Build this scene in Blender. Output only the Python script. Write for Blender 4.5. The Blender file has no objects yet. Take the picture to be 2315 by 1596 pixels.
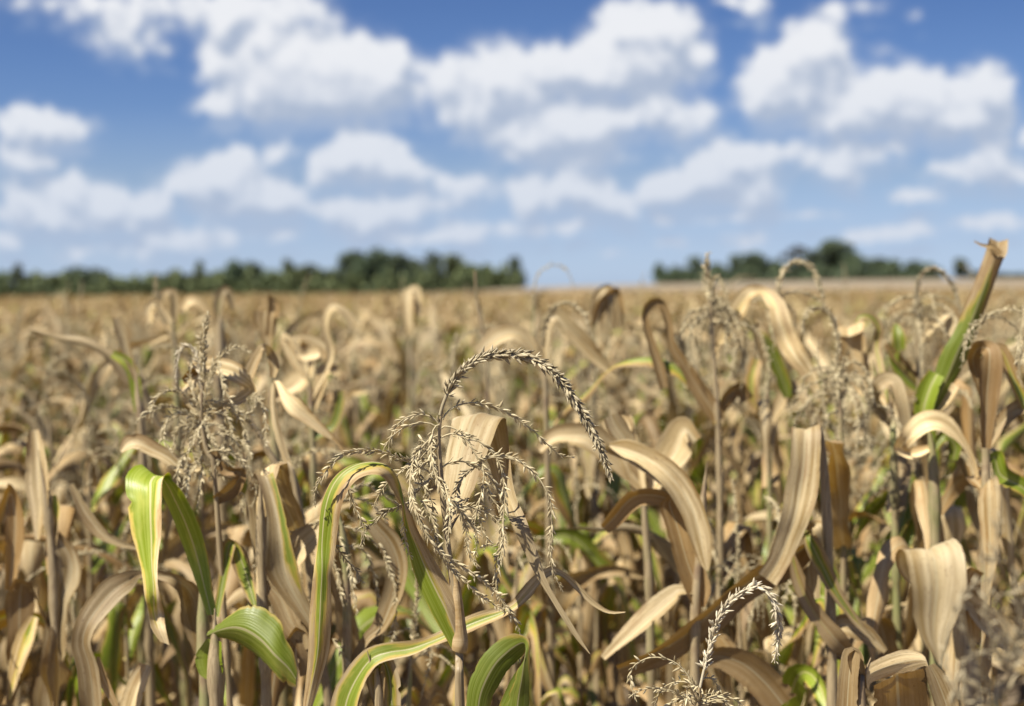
import bpy, math, random
import numpy as np
from mathutils import Vector, Matrix

# ------------------------------------------------------------------ camera, light, sky
SC = bpy.context.scene
COL = SC.collection
W_V, H_V, F_V = 2315.0, 1596.0, 3215.0          # photograph measure used for surveying directions
CAM = np.array([0.0, 0.0, 1.55])
PITCH, ROLL = math.radians(2.55), math.radians(-0.5)
rot = Matrix.Rotation(math.radians(90) - PITCH, 4, 'X') @ Matrix.Rotation(ROLL, 4, 'Z')
cd = bpy.data.cameras.new('camera')
cam = bpy.data.objects.new('camera', cd)
cam.matrix_world = Matrix.Translation(Vector(CAM)) @ rot
COL.objects.link(cam)
SC.camera = cam
cd.sensor_width = 36.0
cd.lens = 36.0 * F_V / W_V
cd.clip_start, cd.clip_end = 0.05, 20000
cd.dof.use_dof = True
cd.dof.focus_distance = 1.60
cd.dof.aperture_fstop = 3.6
R3 = np.array(rot.to_3x3())

SUN_DIR = np.array([-0.60, -0.36, 1.02]); SUN_DIR /= np.linalg.norm(SUN_DIR)
sl = bpy.data.lights.new('sun', 'SUN')
sl.energy = 5.0
sl.angle = math.radians(0.53)
sl.color = (1.0, 0.94, 0.83)
so = bpy.data.objects.new('sun', sl)
so.rotation_euler = Vector(-SUN_DIR).to_track_quat('-Z', 'Y').to_euler()
COL.objects.link(so)

SC.view_settings.view_transform = 'Standard'
SC.view_settings.look = 'None'
SC.view_settings.exposure = 0.88
SC.view_settings.gamma = 1.0
SC.render.engine = 'CYCLES'
cy = SC.cycles
cy.max_bounces = 6; cy.diffuse_bounces = 2; cy.glossy_bounces = 2; cy.transmission_bounces = 4; cy.transparent_max_bounces = 6
cy.use_denoising = True
cy.caustics_reflective = False; cy.caustics_refractive = False
try:
    cy.denoiser = 'OPENIMAGEDENOISE'
except Exception:
    pass


def P(x, y, d):
    """point seen at (x, y) of the photograph, d metres in front of the lens"""
    l = np.array([(x - W_V / 2) / F_V * d, -(y - H_V / 2) / F_V * d, -d])
    return R3 @ l + CAM


class NT:
    def __init__(s, tree):
        s.t = tree; s.n = tree.nodes; s.l = tree.links

    def new(s, typ, **kw):
        nd = s.n.new(typ)
        for k, v in kw.items():
            setattr(nd, k, v)
        return nd

    def link(s, a, b):
        s.l.new(a, b)

    def put(s, sock, v):
        if isinstance(v, bpy.types.NodeSocket):
            s.l.new(v, sock)
        else:
            sock.default_value = v

    def math(s, op, a, b=0.0, c=0.0, clamp=False):
        nd = s.new('ShaderNodeMath', operation=op, use_clamp=clamp)
        s.put(nd.inputs[0], a); s.put(nd.inputs[1], b)
        if len(nd.inputs) > 2: s.put(nd.inputs[2], c)
        return nd.outputs[0]

    def vmath(s, op, a, b=None, scale=None):
        nd = s.new('ShaderNodeVectorMath', operation=op)
        s.put(nd.inputs[0], a)
        if b is not None: s.put(nd.inputs[1], b)
        if scale is not None: s.put(nd.inputs['Scale'], scale)
        return nd.outputs['Value'] if op in ('LENGTH', 'DOT_PRODUCT') else nd.outputs[0]

    def mix(s, f, a, b):
        nd = s.new('ShaderNodeMix', data_type='RGBA')
        s.put(nd.inputs[0], f); s.put(nd.inputs[6], a); s.put(nd.inputs[7], b)
        return nd.outputs[2]

    def maprange(s, v, a, b, c=0.0, d=1.0, smooth=False):
        nd = s.new('ShaderNodeMapRange')
        if smooth: nd.interpolation_type = 'SMOOTHSTEP'
        s.put(nd.inputs[0], v)
        for i, q in enumerate((a, b, c, d)): s.put(nd.inputs[i + 1], q)
        return nd.outputs[0]

    def noise(s, vec, scale, detail=3, rough=0.5, dist=0.0):
        nd = s.new('ShaderNodeTexNoise')
        if vec is not None: s.link(vec, nd.inputs['Vector'])
        nd.inputs['Scale'].default_value = scale; nd.inputs['Detail'].default_value = detail
        nd.inputs['Roughness'].default_value = rough; nd.inputs['Distortion'].default_value = dist
        return nd


# cumulus clouds of the day: x, y, half width, half height, strength (all in hundreds of survey units)
CLOUDS = """130 5 200 32 .5;250 45 120 55 .55;290 95 85 45 .55;400 20 150 55 .5;520 15 180 45 .5;640 20 115 55 .6;725 20 60 40 .4;375 115 30 14 .4
500 60 38 48 1;530 18 42 28 1;585 85 85 65 1;485 140 50 60 1;640 140 115 80 1.1;740 150 90 75 1.1;810 145 95 75 1.1;870 175 75 60 1;905 128 36 32 .9;600 195 100 65 1.1;710 220 150 55 1;820 215 110 45 .9;480 238 62 28 .9
55 272 85 40 .9;130 292 90 34 .9;30 348 70 40 .8;85 360 50 24 .7
150 425 62 45 .8;50 440 62 42 .8;235 462 80 48 .7;110 485 140 38 .6;310 480 75 28 .5;350 465 40 25 .6
542 368 48 45 1;490 395 95 48 1;430 412 90 35 .9;570 420 80 48 .9;640 447 65 28 .9;540 462 120 34 .7;630 342 42 32 .55
820 330 80 48 1;790 362 95 42 1;885 372 75 42 .95;720 400 34 35 .6;930 382 60 22 .5
440 540 125 24 .55;330 562 60 30 .4;180 570 95 22 .35;15 545 60 22 .5;640 530 60 20 .3;755 470 62 24 .6;830 500 95 36 .6;1045 415 95 32 .7;920 465 150 32 .5;1040 530 65 30 .6;920 540 110 18 .4;300 512 120 14 .3
1000 178 62 52 1;1120 165 90 72 1.1;1180 205 90 62 1;1050 245 105 62 .8;1210 145 60 42 .6
1455 58 95 62 1;1400 50 55 50 1;1525 70 75 62 .9;1375 130 115 60 .9;1300 155 105 60 .85;1480 145 115 58 1;1575 122 42 30 .9;1400 185 140 40 .7
1350 290 62 62 1.1;1290 288 85 52 1;1190 322 95 42 1;1210 275 130 50 .7;1430 258 110 40 .7;1480 230 36 26 .8;1540 270 78 50 .6;1590 255 40 32 .7;1300 358 180 26 .35
1315 410 105 42 .8;1250 435 110 38 .6;1190 450 42 45 .7;1385 462 85 28 .8;1180 520 150 18 .35;1290 508 60 15 .4
1705 8 40 38 .7;1650 0 40 15 .5;1872 85 48 62 1;1805 95 50 48 1;1868 20 30 24 .5;1740 155 60 55 1;1835 150 105 65 1;1720 215 62 50 1;1800 215 120 58 1
2032 190 85 52 1;1960 232 105 62 1;2105 210 70 52 1;2070 258 150 48 1;2222 190 62 52 1;2245 235 60 62 1;2180 268 110 42 .9;1900 275 80 40 .8
1930 12 110 24 .35;2065 35 26 14 .3;1998 110 42 17 .35;1650 350 70 42 1;1600 392 90 50 1;1705 392 72 52 1;1490 432 50 36 .9;1560 425 105 36 .9;1700 445 60 34 .7
1780 335 180 30 .35;1910 390 62 40 .6;1890 358 160 34 .5;2010 330 100 20 .35;2250 350 60 48 .8;2170 388 100 34 .7;2290 392 60 30 .7;2320 305 20 26 .5
2070 445 65 17 .6;2240 500 85 18 .6;1960 532 75 16 .6;2060 520 70 18 .6;1690 542 65 22 .4;1515 548 38 15 .5;1500 493 26 15 .5;1800 485 110 14 .3;1640 495 100 12 .3;1380 575 40 10 .3"""


def build_sky():
    w = bpy.data.worlds.new('World')
    SC.world = w
    w.use_nodes = True
    t = NT(w.node_tree)
    t.n.clear()
    grp = bpy.data.node_groups.new('cloud_density', 'ShaderNodeTree')
    grp.interface.new_socket('V', in_out='INPUT', socket_type='NodeSocketVector')
    grp.interface.new_socket('D', in_out='OUTPUT', socket_type='NodeSocketFloat')
    g = NT(grp)
    gi = g.new('NodeGroupInput'); go = g.new('NodeGroupOutput')
    v = gi.outputs[0]
    acc = None
    for i, tok in enumerate(CLOUDS.replace('\n', ';').split(';')):
        if i % 10 == 9:      # evaluate the list in short runs
            v = g.new('ShaderNodeVectorMath', operation='MULTIPLY_ADD')
            g.link(acc, v.inputs[0]); v.inputs[1].default_value = (1e-6, 1e-6, 0); g.link(gi.outputs[0], v.inputs[2])
            v = v.outputs[0]
        x, y, rx, ry, st = (float(q) for q in tok.split())
        if y > 440: st *= 1.4; rx *= 1.05; ry *= 1.15
        if y < 130 and st < 0.65: st *= 0.75
        d = P(x, y, 1.0) - CAM
        u, k = d[0] / d[1] * 32.15, d[2] / d[1] * 32.15
        tx = g.new('ShaderNodeTexGradient', gradient_type='QUADRATIC_SPHERE')
        tx.texture_mapping.vector_type = 'TEXTURE'
        tx.texture_mapping.translation = (u, k, 0)
        tx.texture_mapping.scale = (rx * 1.56 / 100, ry * 1.66 / 100, 1)
        g.link(v, tx.inputs[0])
        acc = g.math('MULTIPLY_ADD', tx.outputs[1], st, acc if acc is not None else 0.0)
    g.link(acc, go.inputs[0])

    tc = t.new('ShaderNodeTexCoord')
    sp = t.new('ShaderNodeSeparateXYZ'); t.link(tc.outputs['Generated'], sp.inputs[0])
    ay = t.math('MAXIMUM', t.math('ABSOLUTE', sp.outputs[1]), 0.12)
    cx = t.math('MULTIPLY', t.math('DIVIDE', sp.outputs[0], ay), 32.15)
    cz = t.math('MULTIPLY', t.math('DIVIDE', sp.outputs[2], ay), 32.15)
    cb = t.new('ShaderNodeCombineXYZ'); t.link(cx, cb.inputs[0]); t.link(cz, cb.inputs[1])
    base = cb.outputs[0]
    n1 = t.noise(base, 1.5, 3, 0.55)
    warp = t.vmath('SCALE', t.vmath('SUBTRACT', n1.outputs['Color'], (0.5, 0.5, 0.5)), scale=0.36)
    wv = t.vmath('ADD', base, warp)
    n2 = t.noise(wv, 2.6, 4, 0.58)
    def billow(vec):          # rounded heads
        vo = t.new('ShaderNodeTexVoronoi', feature='SMOOTH_F1'); vo.voronoi_dimensions = '2D'
        t.link(vec, vo.inputs['Vector']); vo.inputs['Scale'].default_value = 2.3; vo.inputs['Smoothness'].default_value = 0.35
        return t.math('MULTIPLY', t.math('SUBTRACT', 0.36, vo.outputs['Distance']), 0.42)
    fb = t.math('ADD', t.math('MULTIPLY', t.math('SUBTRACT', n2.outputs[0], 0.5), 0.5), billow(wv))

    def dens(vec):
        nd = t.new('ShaderNodeGroup'); nd.node_tree = grp
        t.link(vec, nd.inputs[0])
        return nd.outputs[0]
    r0 = dens(wv)
    d0 = t.math('ADD', r0, t.math('MULTIPLY', fb, t.maprange(r0, 0.0, 0.28)))
    wv2 = t.vmath('ADD', wv, (-0.15, 0.46, 0))
    n3 = t.noise(wv2, 2.6, 3, 0.58)
    r1 = dens(wv2)
    d1 = t.math('ADD', r1, t.math('MULTIPLY', t.math('ADD', t.math('MULTIPLY', t.math('SUBTRACT', n3.outputs[0], 0.5), 0.55), billow(wv2)), t.maprange(r1, 0.0, 0.28)))
    alpha = t.maprange(t.math('MAXIMUM', d0, t.math('MULTIPLY_ADD', r0, 0.9, -0.10)), -0.02, 0.40, 0, 0.97, True)
    veil = t.math('MULTIPLY', t.maprange(t.math('MAXIMUM', d0, d1), 0.0, 0.7, 0, 0.62, True), 1.0)
    big = t.math('SUBTRACT', t.math('MINIMUM', d0, 1.1), t.math('MINIMUM', d1, 1.1))
    lump = t.noise(t.vmath('ADD', wv, (0.13, -0.36, 0)), 1.3, 3, 0.5)
    lmp = t.math('SUBTRACT', t.noise(wv, 1.3, 3, 0.5).outputs[0], lump.outputs[0])
    shade = t.math('ADD', t.math('MULTIPLY', big, 0.80), t.math('MULTIPLY', lmp, 0.75))
    shade = t.maprange(shade, -0.46, 0.40, 0, 1, True)
    ccol = t.mix(shade, (0.43, 0.50, 0.635, 1), (0.86, 0.875, 0.91, 1))
    # air in front of the low clouds
    el = t.maprange(cz, 0.0, 5.5, 0.62, 0.0)
    ccol = t.mix(el, ccol, (0.44, 0.545, 0.72, 1))
    sky = t.new('ShaderNodeTexSky', sky_type='NISHITA', sun_disc=False)
    sky.sun_elevation = math.asin(SUN_DIR[2])
    sky.sun_rotation = math.atan2(SUN_DIR[0], SUN_DIR[1])
    sky.air_density = 1.0; sky.dust_density = 0.6; sky.ozone_density = 2.0
    rp = t.new('ShaderNodeValToRGB')      # tint of this day's air by height above the horizon
    t.link(t.maprange(cz, 0.0, 7.0), rp.inputs[0])
    while len(rp.color_ramp.elements) < 6: rp.color_ramp.elements.new(0.5)
    for e, (q, c) in zip(rp.color_ramp.elements, ((.045, (.53, .70, 1.15)), (.16, (.43, .54, .88)), (.36, (.365, .44, .63)), (.55, (.33, .41, .61)), (.74, (.285, .37, .57)), (.92, (.25, .335, .53)))):
        e.position = q; e.color = (*c, 1)
    skyc = t.vmath('MULTIPLY', t.vmath('SCALE', sky.outputs[0], scale=0.112 * 1.45), rp.outputs[0])
    skyc = t.mix(t.maprange(cz, 0.3, 4.2, 0.50, 0.0), skyc, (0.50, 0.61, 0.79, 1))
    skyc = t.mix(veil, skyc, t.mix(el, (0.40, 0.49, 0.66, 1), (0.45, 0.55, 0.71, 1)))
    tot = t.mix(alpha, skyc, ccol)
    bg = t.new('ShaderNodeBackground')
    t.link(tot, bg.inputs[0]); bg.inputs[1].default_value = 0.545
    out = t.new('ShaderNodeOutputWorld'); t.link(bg.outputs[0], out.inputs[0])
    w.cycles.sampling_method = 'NONE'


build_sky()


# ------------------------------------------------------------------ materials
def new_mat(name):
    m = bpy.data.materials.new(name); m.use_nodes = True
    m.node_tree.nodes.clear()
    return m, NT(m.node_tree)


def attr(t, name):
    a = t.new('ShaderNodeAttribute'); a.attribute_name = name
    return a


def mat_leaf():
    m, t = new_mat('maize_leaf_blade')
    uv = t.new('ShaderNodeUVMap'); uv.uv_map = 'UVMap'
    sp = t.new('ShaderNodeSeparateXYZ'); t.link(uv.outputs[0], sp.inputs[0])
    oi = t.new('ShaderNodeObjectInfo')
    tint_lit = attr(t, 'tint').outputs['Fac']
    off = t.new('ShaderNodeCombineXYZ')
    t.link(t.math('MULTIPLY', tint_lit, 37.0), off.inputs[1]); t.link(t.math('MULTIPLY', oi.outputs['Random'], 53.0), off.inputs[2])
    st = t.new('ShaderNodeMapping'); t.link(uv.outputs[0], st.inputs[0]); st.inputs['Scale'].default_value = (1, 6.0, 1)
    vec = t.vmath('ADD', st.outputs[0], off.outputs[0])
    veins = t.new('ShaderNodeMapping'); t.link(vec, veins.inputs[0]); veins.inputs['Scale'].default_value = (26, 0.5, 1)
    nv = t.noise(veins.outputs[0], 1.0, 3, 0.6)
    blot = t.noise(vec, 2.2, 4, 0.6)
    stretch = t.new('ShaderNodeMapping'); t.link(vec, stretch.inputs[0]); stretch.inputs['Scale'].default_value = (5, 0.8, 1)
    nb = t.noise(stretch.outputs[0], 1.0, 4, 0.6)
    spk = t.noise(vec, 26.0, 2, 0.6)
    # dry colours
    dry = t.mix(t.maprange(nb.outputs[0], 0.30, 0.70), (0.32, 0.23, 0.11, 1), (0.76, 0.645, 0.43, 1))
    dry = t.mix(t.maprange(blot.outputs[0], 0.52, 0.75, 0, 0.75), dry, (0.33, 0.205, 0.088, 1))
    gry = t.noise(vec, 1.1, 3, 0.6)
    dry = t.mix(t.maprange(gry.outputs[0], 0.5, 0.7, 0, 0.45), dry, (0.29, 0.235, 0.165, 1))
    dry = t.mix(t.maprange(tint_lit, 0.0, 1.0, 0.0, 0.8), dry, (0.29, 0.175, 0.075, 1))
    dry = t.mix(t.maprange(nv.outputs[0], 0.54, 0.68, 0, 0.45), dry, (0.24, 0.155, 0.08, 1))
    dry = t.mix(t.maprange(spk.outputs[0], 0.62, 0.72, 0, 0.6), dry, (0.16, 0.09, 0.05, 1))
    edge = t.math('MULTIPLY', t.maprange(t.math('ABSOLUTE', t.math('MULTIPLY_ADD', sp.outputs[0], 2.0, -1.0)), 0.72, 1.0), t.maprange(blot.outputs[0], 0.42, 0.62))
    dry = t.mix(t.math('MULTIPLY', edge, 0.65), dry, (0.20, 0.125, 0.06, 1))
    # green band: attribute g is its half width, gc its centre
    g = attr(t, 'g').outputs['Fac']; gc = attr(t, 'gc').outputs['Fac']
    u = t.math('MULTIPLY_ADD', sp.outputs[0], 2.0, -1.0)
    dist = t.math('ABSOLUTE', t.math('SUBTRACT', u, gc))
    wv_ = t.math('ADD', t.math('MULTIPLY', t.math('SUBTRACT', nb.outputs[0], 0.5), 0.5), t.math('MULTIPLY', t.math('SUBTRACT', blot.outputs[0], 0.5), 1.5))
    dn = t.math('ADD', dist, wv_)
    k = t.math('SUBTRACT', g, dn)
    gm = t.maprange(k, -0.05, 0.12)
    ym = t.maprange(k, -0.30, 0.0)
    grn = t.mix(t.maprange(nv.outputs[0], 0.42, 0.62), (0.165, 0.205, 0.035, 1), (0.26, 0.30, 0.085, 1))
    grn = t.mix(t.maprange(blot.outputs[0], 0.5, 0.8), grn, (0.37, 0.37, 0.12, 1))
    col = t.mix(t.math('MULTIPLY', ym, 0.75), dry, (0.46, 0.37, 0.08, 1))
    col = t.mix(gm, col, grn)
    # pale midrib
    mid = t.maprange(t.math('ABSOLUTE', u), 0.035, 0.075, 0.65, 0.0)
    col = t.mix(mid, col, (0.54, 0.47, 0.31, 1))
    hsv = t.new('ShaderNodeHueSaturation')
    t.link(col, hsv.inputs['Color']); t.link(t.math('MULTIPLY', t.maprange(oi.outputs['Random'], 0, 1, 0.58, 1.16), t.maprange(tint_lit, -1.0, 0.0, 1.5, 1.0)), hsv.inputs['Value'])  # negative tint lifts the colour of leaves drawn as sunlit
    hsv.inputs['Saturation'].default_value = 1.17
    pb = t.new('ShaderNodeBsdfPrincipled')
    t.link(hsv.outputs[0], pb.inputs['Base Color'])
    t.put(pb.inputs['Roughness'], t.mix(gm, (0.62, 0.62, 0.62, 1), (0.42, 0.42, 0.42, 1)))
    pb.inputs['Specular IOR Level'].default_value = 0.42
    bp = t.new('ShaderNodeBump'); bp.inputs['Strength'].default_value = 0.35; bp.inputs['Distance'].default_value = 0.0012
    t.link(t.math('ADD', nv.outputs[0], t.math('MULTIPLY', t.math('SINE', t.math('MULTIPLY', sp.outputs[0], 120.0)), 0.12)), bp.inputs['Height'])
    t.link(bp.outputs[0], pb.inputs['Normal'])
    tr = t.new('ShaderNodeBsdfTranslucent')
    hs2 = t.new('ShaderNodeHueSaturation'); t.link(hsv.outputs[0], hs2.inputs['Color'])
    hs2.inputs['Saturation'].default_value = 1.25; hs2.inputs['Value'].default_value = 0.9
    t.link(hs2.outputs[0], tr.inputs[0])
    ms = t.new('ShaderNodeMixShader'); ms.inputs[0].default_value = 0.20
    t.link(pb.outputs[0], ms.inputs[1]); t.link(tr.outputs[0], ms.inputs[2])
    out = t.new('ShaderNodeOutputMaterial'); t.link(ms.outputs[0], out.inputs[0])
    return m


def mat_tassel(name, dark, pale):
    m, t = new_mat(name)
    tc = t.new('ShaderNodeTexCoord')
    tint = attr(t, 'tint').outputs['Fac']
    n = t.noise(tc.outputs['Object'], 700.0, 2, 0.6)
    c = t.mix(t.maprange(tint, 0.0, 1.0), dark, pale)
    c = t.mix(t.maprange(n.outputs[0], 0.5, 0.7, 0, 0.45), c, (0.20, 0.13, 0.08, 1))
    pb = t.new('ShaderNodeBsdfPrincipled'); t.link(c, pb.inputs['Base Color'])
    pb.inputs['Roughness'].default_value = 0.6; pb.inputs['Specular IOR Level'].default_value = 0.3
    tr = t.new('ShaderNodeBsdfTranslucent'); t.link(c, tr.inputs[0])
    ms = t.new('ShaderNodeMixShader'); ms.inputs[0].default_value = 0.15
    t.link(pb.outputs[0], ms.inputs[1]); t.link(tr.outputs[0], ms.inputs[2])
    out = t.new('ShaderNodeOutputMaterial'); t.link(ms.outputs[0], out.inputs[0])
    return m


def mat_stalk():
    m, t = new_mat('maize_stalk')
    tc = t.new('ShaderNodeTexCoord')
    mp = t.new('ShaderNodeMapping'); t.link(tc.outputs['Object'], mp.inputs[0]); mp.inputs['Scale'].default_value = (500, 500, 14)
    n = t.noise(mp.outputs[0], 1.0, 3, 0.6)
    n2 = t.noise(tc.outputs['Object'], 14.0, 3, 0.6)
    oi = t.new('ShaderNodeObjectInfo')
    c = t.mix(t.maprange(n.outputs[0], 0.35, 0.65), (0.20, 0.145, 0.075, 1), (0.37, 0.29, 0.165, 1))
    f = t.maprange(t.math('ADD', n2.outputs[0], t.math('MULTIPLY', oi.outputs['Random'], 0.35)), 0.68, 0.92, 0, 0.7)
    c = t.mix(f, c, (0.19, 0.22, 0.07, 1))
    c = t.mix(t.maprange(n2.outputs[0], 0.32, 0.42, 0.6, 0), c, (0.15, 0.09, 0.055, 1))
    pb = t.new('ShaderNodeBsdfPrincipled'); t.link(c, pb.inputs['Base Color']); pb.inputs['Roughness'].default_value = 0.55
    out = t.new('ShaderNodeOutputMaterial'); t.link(pb.outputs[0], out.inputs[0])
    return m


def mat_simple(name, c1, c2, scale, rough=0.9, c3=None, coords='Object', detail=6):
    m, t = new_mat(name)
    tc = t.new('ShaderNodeTexCoord')
    n = t.noise(tc.outputs[coords], scale, detail, 0.65)
    c = t.mix(t.maprange(n.outputs[0], 0.35, 0.65), c1, c2)
    if c3:
        n2 = t.noise(tc.outputs[coords], scale * 9.7, 4, 0.6)
        c = t.mix(t.maprange(n2.outputs[0], 0.52, 0.68, 0, 0.8), c, c3)
    pb = t.new('ShaderNodeBsdfPrincipled'); t.link(c, pb.inputs['Base Color']); pb.inputs['Roughness'].default_value = rough
    pb.inputs['Specular IOR Level'].default_value = 0.15
    out = t.new('ShaderNodeOutputMaterial'); t.link(pb.outputs[0], out.inputs[0])
    return m


def mat_foliage(name, c1, c2):
    m, t = new_mat(name)
    tint = attr(t, 'tint').outputs['Fac']
    oi = t.new('ShaderNodeObjectInfo')
    c = t.mix(tint, c1, c2)
    hsv = t.new('ShaderNodeHueSaturation'); t.link(c, hsv.inputs['Color'])
    t.link(t.maprange(oi.outputs['Random'], 0, 1, 0.75, 1.2), hsv.inputs['Value'])
    t.link(t.maprange(oi.outputs['Random'], 0, 1, 0.485, 0.51), hsv.inputs['Hue'])
    pb = t.new('ShaderNodeBsdfPrincipled'); t.link(hsv.outputs[0], pb.inputs['Base Color']); pb.inputs['Roughness'].default_value = 0.7
    pb.inputs['Specular IOR Level'].default_value = 0.2
    out = t.new('ShaderNodeOutputMaterial'); t.link(pb.outputs[0], out.inputs[0])
    return m


LEAF = mat_leaf()
TASSEL = mat_tassel('dry_tassel', (0.30, 0.235, 0.12, 1), (0.74, 0.64, 0.40, 1))
TASSEL_D = mat_tassel('weathered_tassel', (0.18, 0.14, 0.075, 1), (0.60, 0.515, 0.33, 1))
TASSEL_P = mat_tassel('bleached_tassel', (0.40, 0.33, 0.20, 1), (0.76, 0.68, 0.50, 1))
STALK = mat_stalk()
SOIL = mat_simple('dry_soil', (0.12, 0.088, 0.055, 1), (0.20, 0.15, 0.10, 1), 2.5, c3=(0.36, 0.29, 0.20, 1))
CANOPY = mat_simple('far_maize', (0.19, 0.158, 0.105, 1), (0.30, 0.252, 0.17, 1), 0.35, c3=(0.20, 0.18, 0.10, 1), coords='Object')
STUB = mat_simple('stubble', (0.21, 0.17, 0.115, 1), (0.27, 0.22, 0.15, 1), 0.05, c3=(0.23, 0.18, 0.12, 1), coords='Object')
PLOUGH = mat_simple('ploughed_soil', (0.11, 0.085, 0.06, 1), (0.15, 0.115, 0.085, 1), 0.05, coords='Object')
FOL_A = mat_foliage('foliage_mid', (0.075, 0.10, 0.05, 1), (0.19, 0.22, 0.09, 1))
FOL_B = mat_foliage('foliage_dark', (0.055, 0.080, 0.050, 1), (0.14, 0.175, 0.09, 1))
FOL_C = mat_foliage('foliage_sparse_grey', (0.06, 0.062, 0.045, 1), (0.12, 0.115, 0.085, 1))
BARK = mat_simple('bark', (0.09, 0.07, 0.055, 1), (0.16, 0.13, 0.10, 1), 3.0)


# ------------------------------------------------------------------ mesh helpers
class MB:
    def __init__(s):
        s.v = []; s.f = []; s.uv = []; s.at = {'g': [], 'gc': [], 'tint': []}; s.n = 0; s.f3 = []

    def grid(s, pts, g=0.0, gc=0.0, tint=0.5, close=False, uv=None):
        """pts (n, m, 3)"""
        n, m = pts.shape[:2]
        s.v.append(pts.reshape(-1, 3))
        i = np.arange(n - 1)[:, None]; j = np.arange(m if close else m - 1)[None, :]
        j2 = (j + 1) % m
        a = i * m + j; b = i * m + j2; c = (i + 1) * m + j2; d = (i + 1) * m + j
        s.f.append(np.stack([a, b, c, d], -1).reshape(-1, 4) + s.n)
        if uv is None:
            uv = np.zeros((n, m, 2)); uv[..., 0] = np.linspace(0, 1, m)[None]; uv[..., 1] = np.linspace(0, 1, n)[:, None]
        s.uv.append(uv.reshape(-1, 2))
        for k, val in (('g', g), ('gc', gc), ('tint', tint)):
            s.at[k].append(np.broadcast_to(np.asarray(val, float).reshape(-1, 1) if np.ndim(val) == 1 else val, (n, m)).reshape(-1).astype(float))
        s.n += n * m

    def quads(s, verts, faces, tint, g=0.0, gc=0.0, uv=None):
        k = len(verts)
        s.v.append(verts); s.f.append(faces + s.n)
        s.uv.append(np.full((k, 2), 0.5) if uv is None else uv)
        for nm, val in (('g', g), ('gc', gc), ('tint', tint)):
            s.at[nm].append(np.broadcast_to(val, (k,)).astype(float))
        s.n += k

    def arrays(s):
        return np.concatenate(s.v), np.concatenate(s.f), np.concatenate(s.uv), {k: np.concatenate(q) for k, q in s.at.items()}

    def mesh(s, name, mat):
        v, f, uv, at = s.arrays()
        me = bpy.data.meshes.new(name)
        me.vertices.add(len(v)); me.vertices.foreach_set('co', v.astype(np.float32).ravel())
        me.loops.add(f.size); me.loops.foreach_set('vertex_index', f.astype(np.int32).ravel())
        me.polygons.add(len(f)); me.polygons.foreach_set('loop_start', np.arange(0, f.size, 4, dtype=np.int32))
        me.update(calc_edges=True)
        me.polygons.foreach_set('use_smooth', np.ones(len(f), bool))
        l = me.uv_layers.new(name='UVMap')
        l.data.foreach_set('uv', uv[f.ravel()].astype(np.float32).ravel())
        for k, q in at.items():
            a = me.attributes.new(k, 'FLOAT', 'POINT'); a.data.foreach_set('value', q.astype(np.float32))
        me.materials.append(mat)
        me.validate(); me.update()
        return me

    def build(s, name, mat, parent=None):
        o = bpy.data.objects.new(name, s.mesh(name, mat))
        COL.objects.link(o)
        if parent is not None:
            o.parent = parent
        return o


def empty(name, loc, label, cat, group=None):
    o = bpy.data.objects.new(name, None); COL.objects.link(o)
    o.location = loc; o.empty_display_size = 0.1
    o['label'] = label; o['category'] = cat
    if group: o['group'] = group
    return o


def smooth(pts, n):
    """Catmull-Rom through pts (k, c), n samples at even spacing"""
    p = np.asarray(pts, float)
    q = np.vstack([2 * p[0] - p[1], p, 2 * p[-1] - p[-2]])
    out = []
    for i in range(len(p) - 1):
        a, b, c, d = q[i:i + 4]
        for t in np.linspace(0, 1, 12, endpoint=False):
            out.append(0.5 * (2 * b + (c - a) * t + (2 * a - 5 * b + 4 * c - d) * t * t + (3 * b - a - 3 * c + d) * t ** 3))
    out.append(p[-1])
    out = np.array(out)
    seg = np.r_[0, np.cumsum(np.linalg.norm(np.diff(out[:, :3], axis=0), axis=1))]
    tt = np.linspace(0, seg[-1], n)
    return np.stack([np.interp(tt, seg, out[:, k]) for k in range(out.shape[1])], 1)


def nrm(a):
    return a / np.maximum(np.linalg.norm(a, axis=-1, keepdims=True), 1e-9)


def tube(mb, pts, r, sides=7, tint=0.5, g=0.0):
    pts = np.asarray(pts, float); n = len(pts)
    r = np.broadcast_to(r, (n,))
    tg = nrm(np.gradient(pts, axis=0))
    ref = np.array([0.31, 0.92, 0.23])
    a = nrm(np.cross(tg, ref)); b = np.cross(tg, a)
    th = np.linspace(0, 2 * np.pi, sides, endpoint=False)
    ring = pts[:, None] + r[:, None, None] * (a[:, None] * np.cos(th)[None, :, None] + b[:, None] * np.sin(th)[None, :, None])
    uv = np.zeros((n, sides, 2)); uv[..., 0] = 0.28 + 0.18 * np.sin(th); uv[..., 1] = np.linspace(0, 1, n)[:, None]
    mb.grid(ring, g=g, tint=tint, close=True, uv=uv)


def stalk_path(mb, pts, r0, r1, node_gap=0.14, rng=None, power=1.0):
    p = smooth(pts, 90)
    s = np.r_[0, np.cumsum(np.linalg.norm(np.diff(p, axis=0), axis=1))]
    r = r0 + (r1 - r0) * (s / s[-1]) ** power
    ph = (s % node_gap) / node_gap
    r = r * (1 + 0.22 * np.exp(-((ph - 0.5) / 0.06) ** 2) + 0.30 * np.clip(1 - ((ph - 0.5) % 1.0) / 0.75, 0, 1))
    if r1 > 0.003: r = r * np.clip((1 - s / s[-1]) / 0.06, 0.12, 1)
    tube(mb, p, r, 9)
    return p


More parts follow.
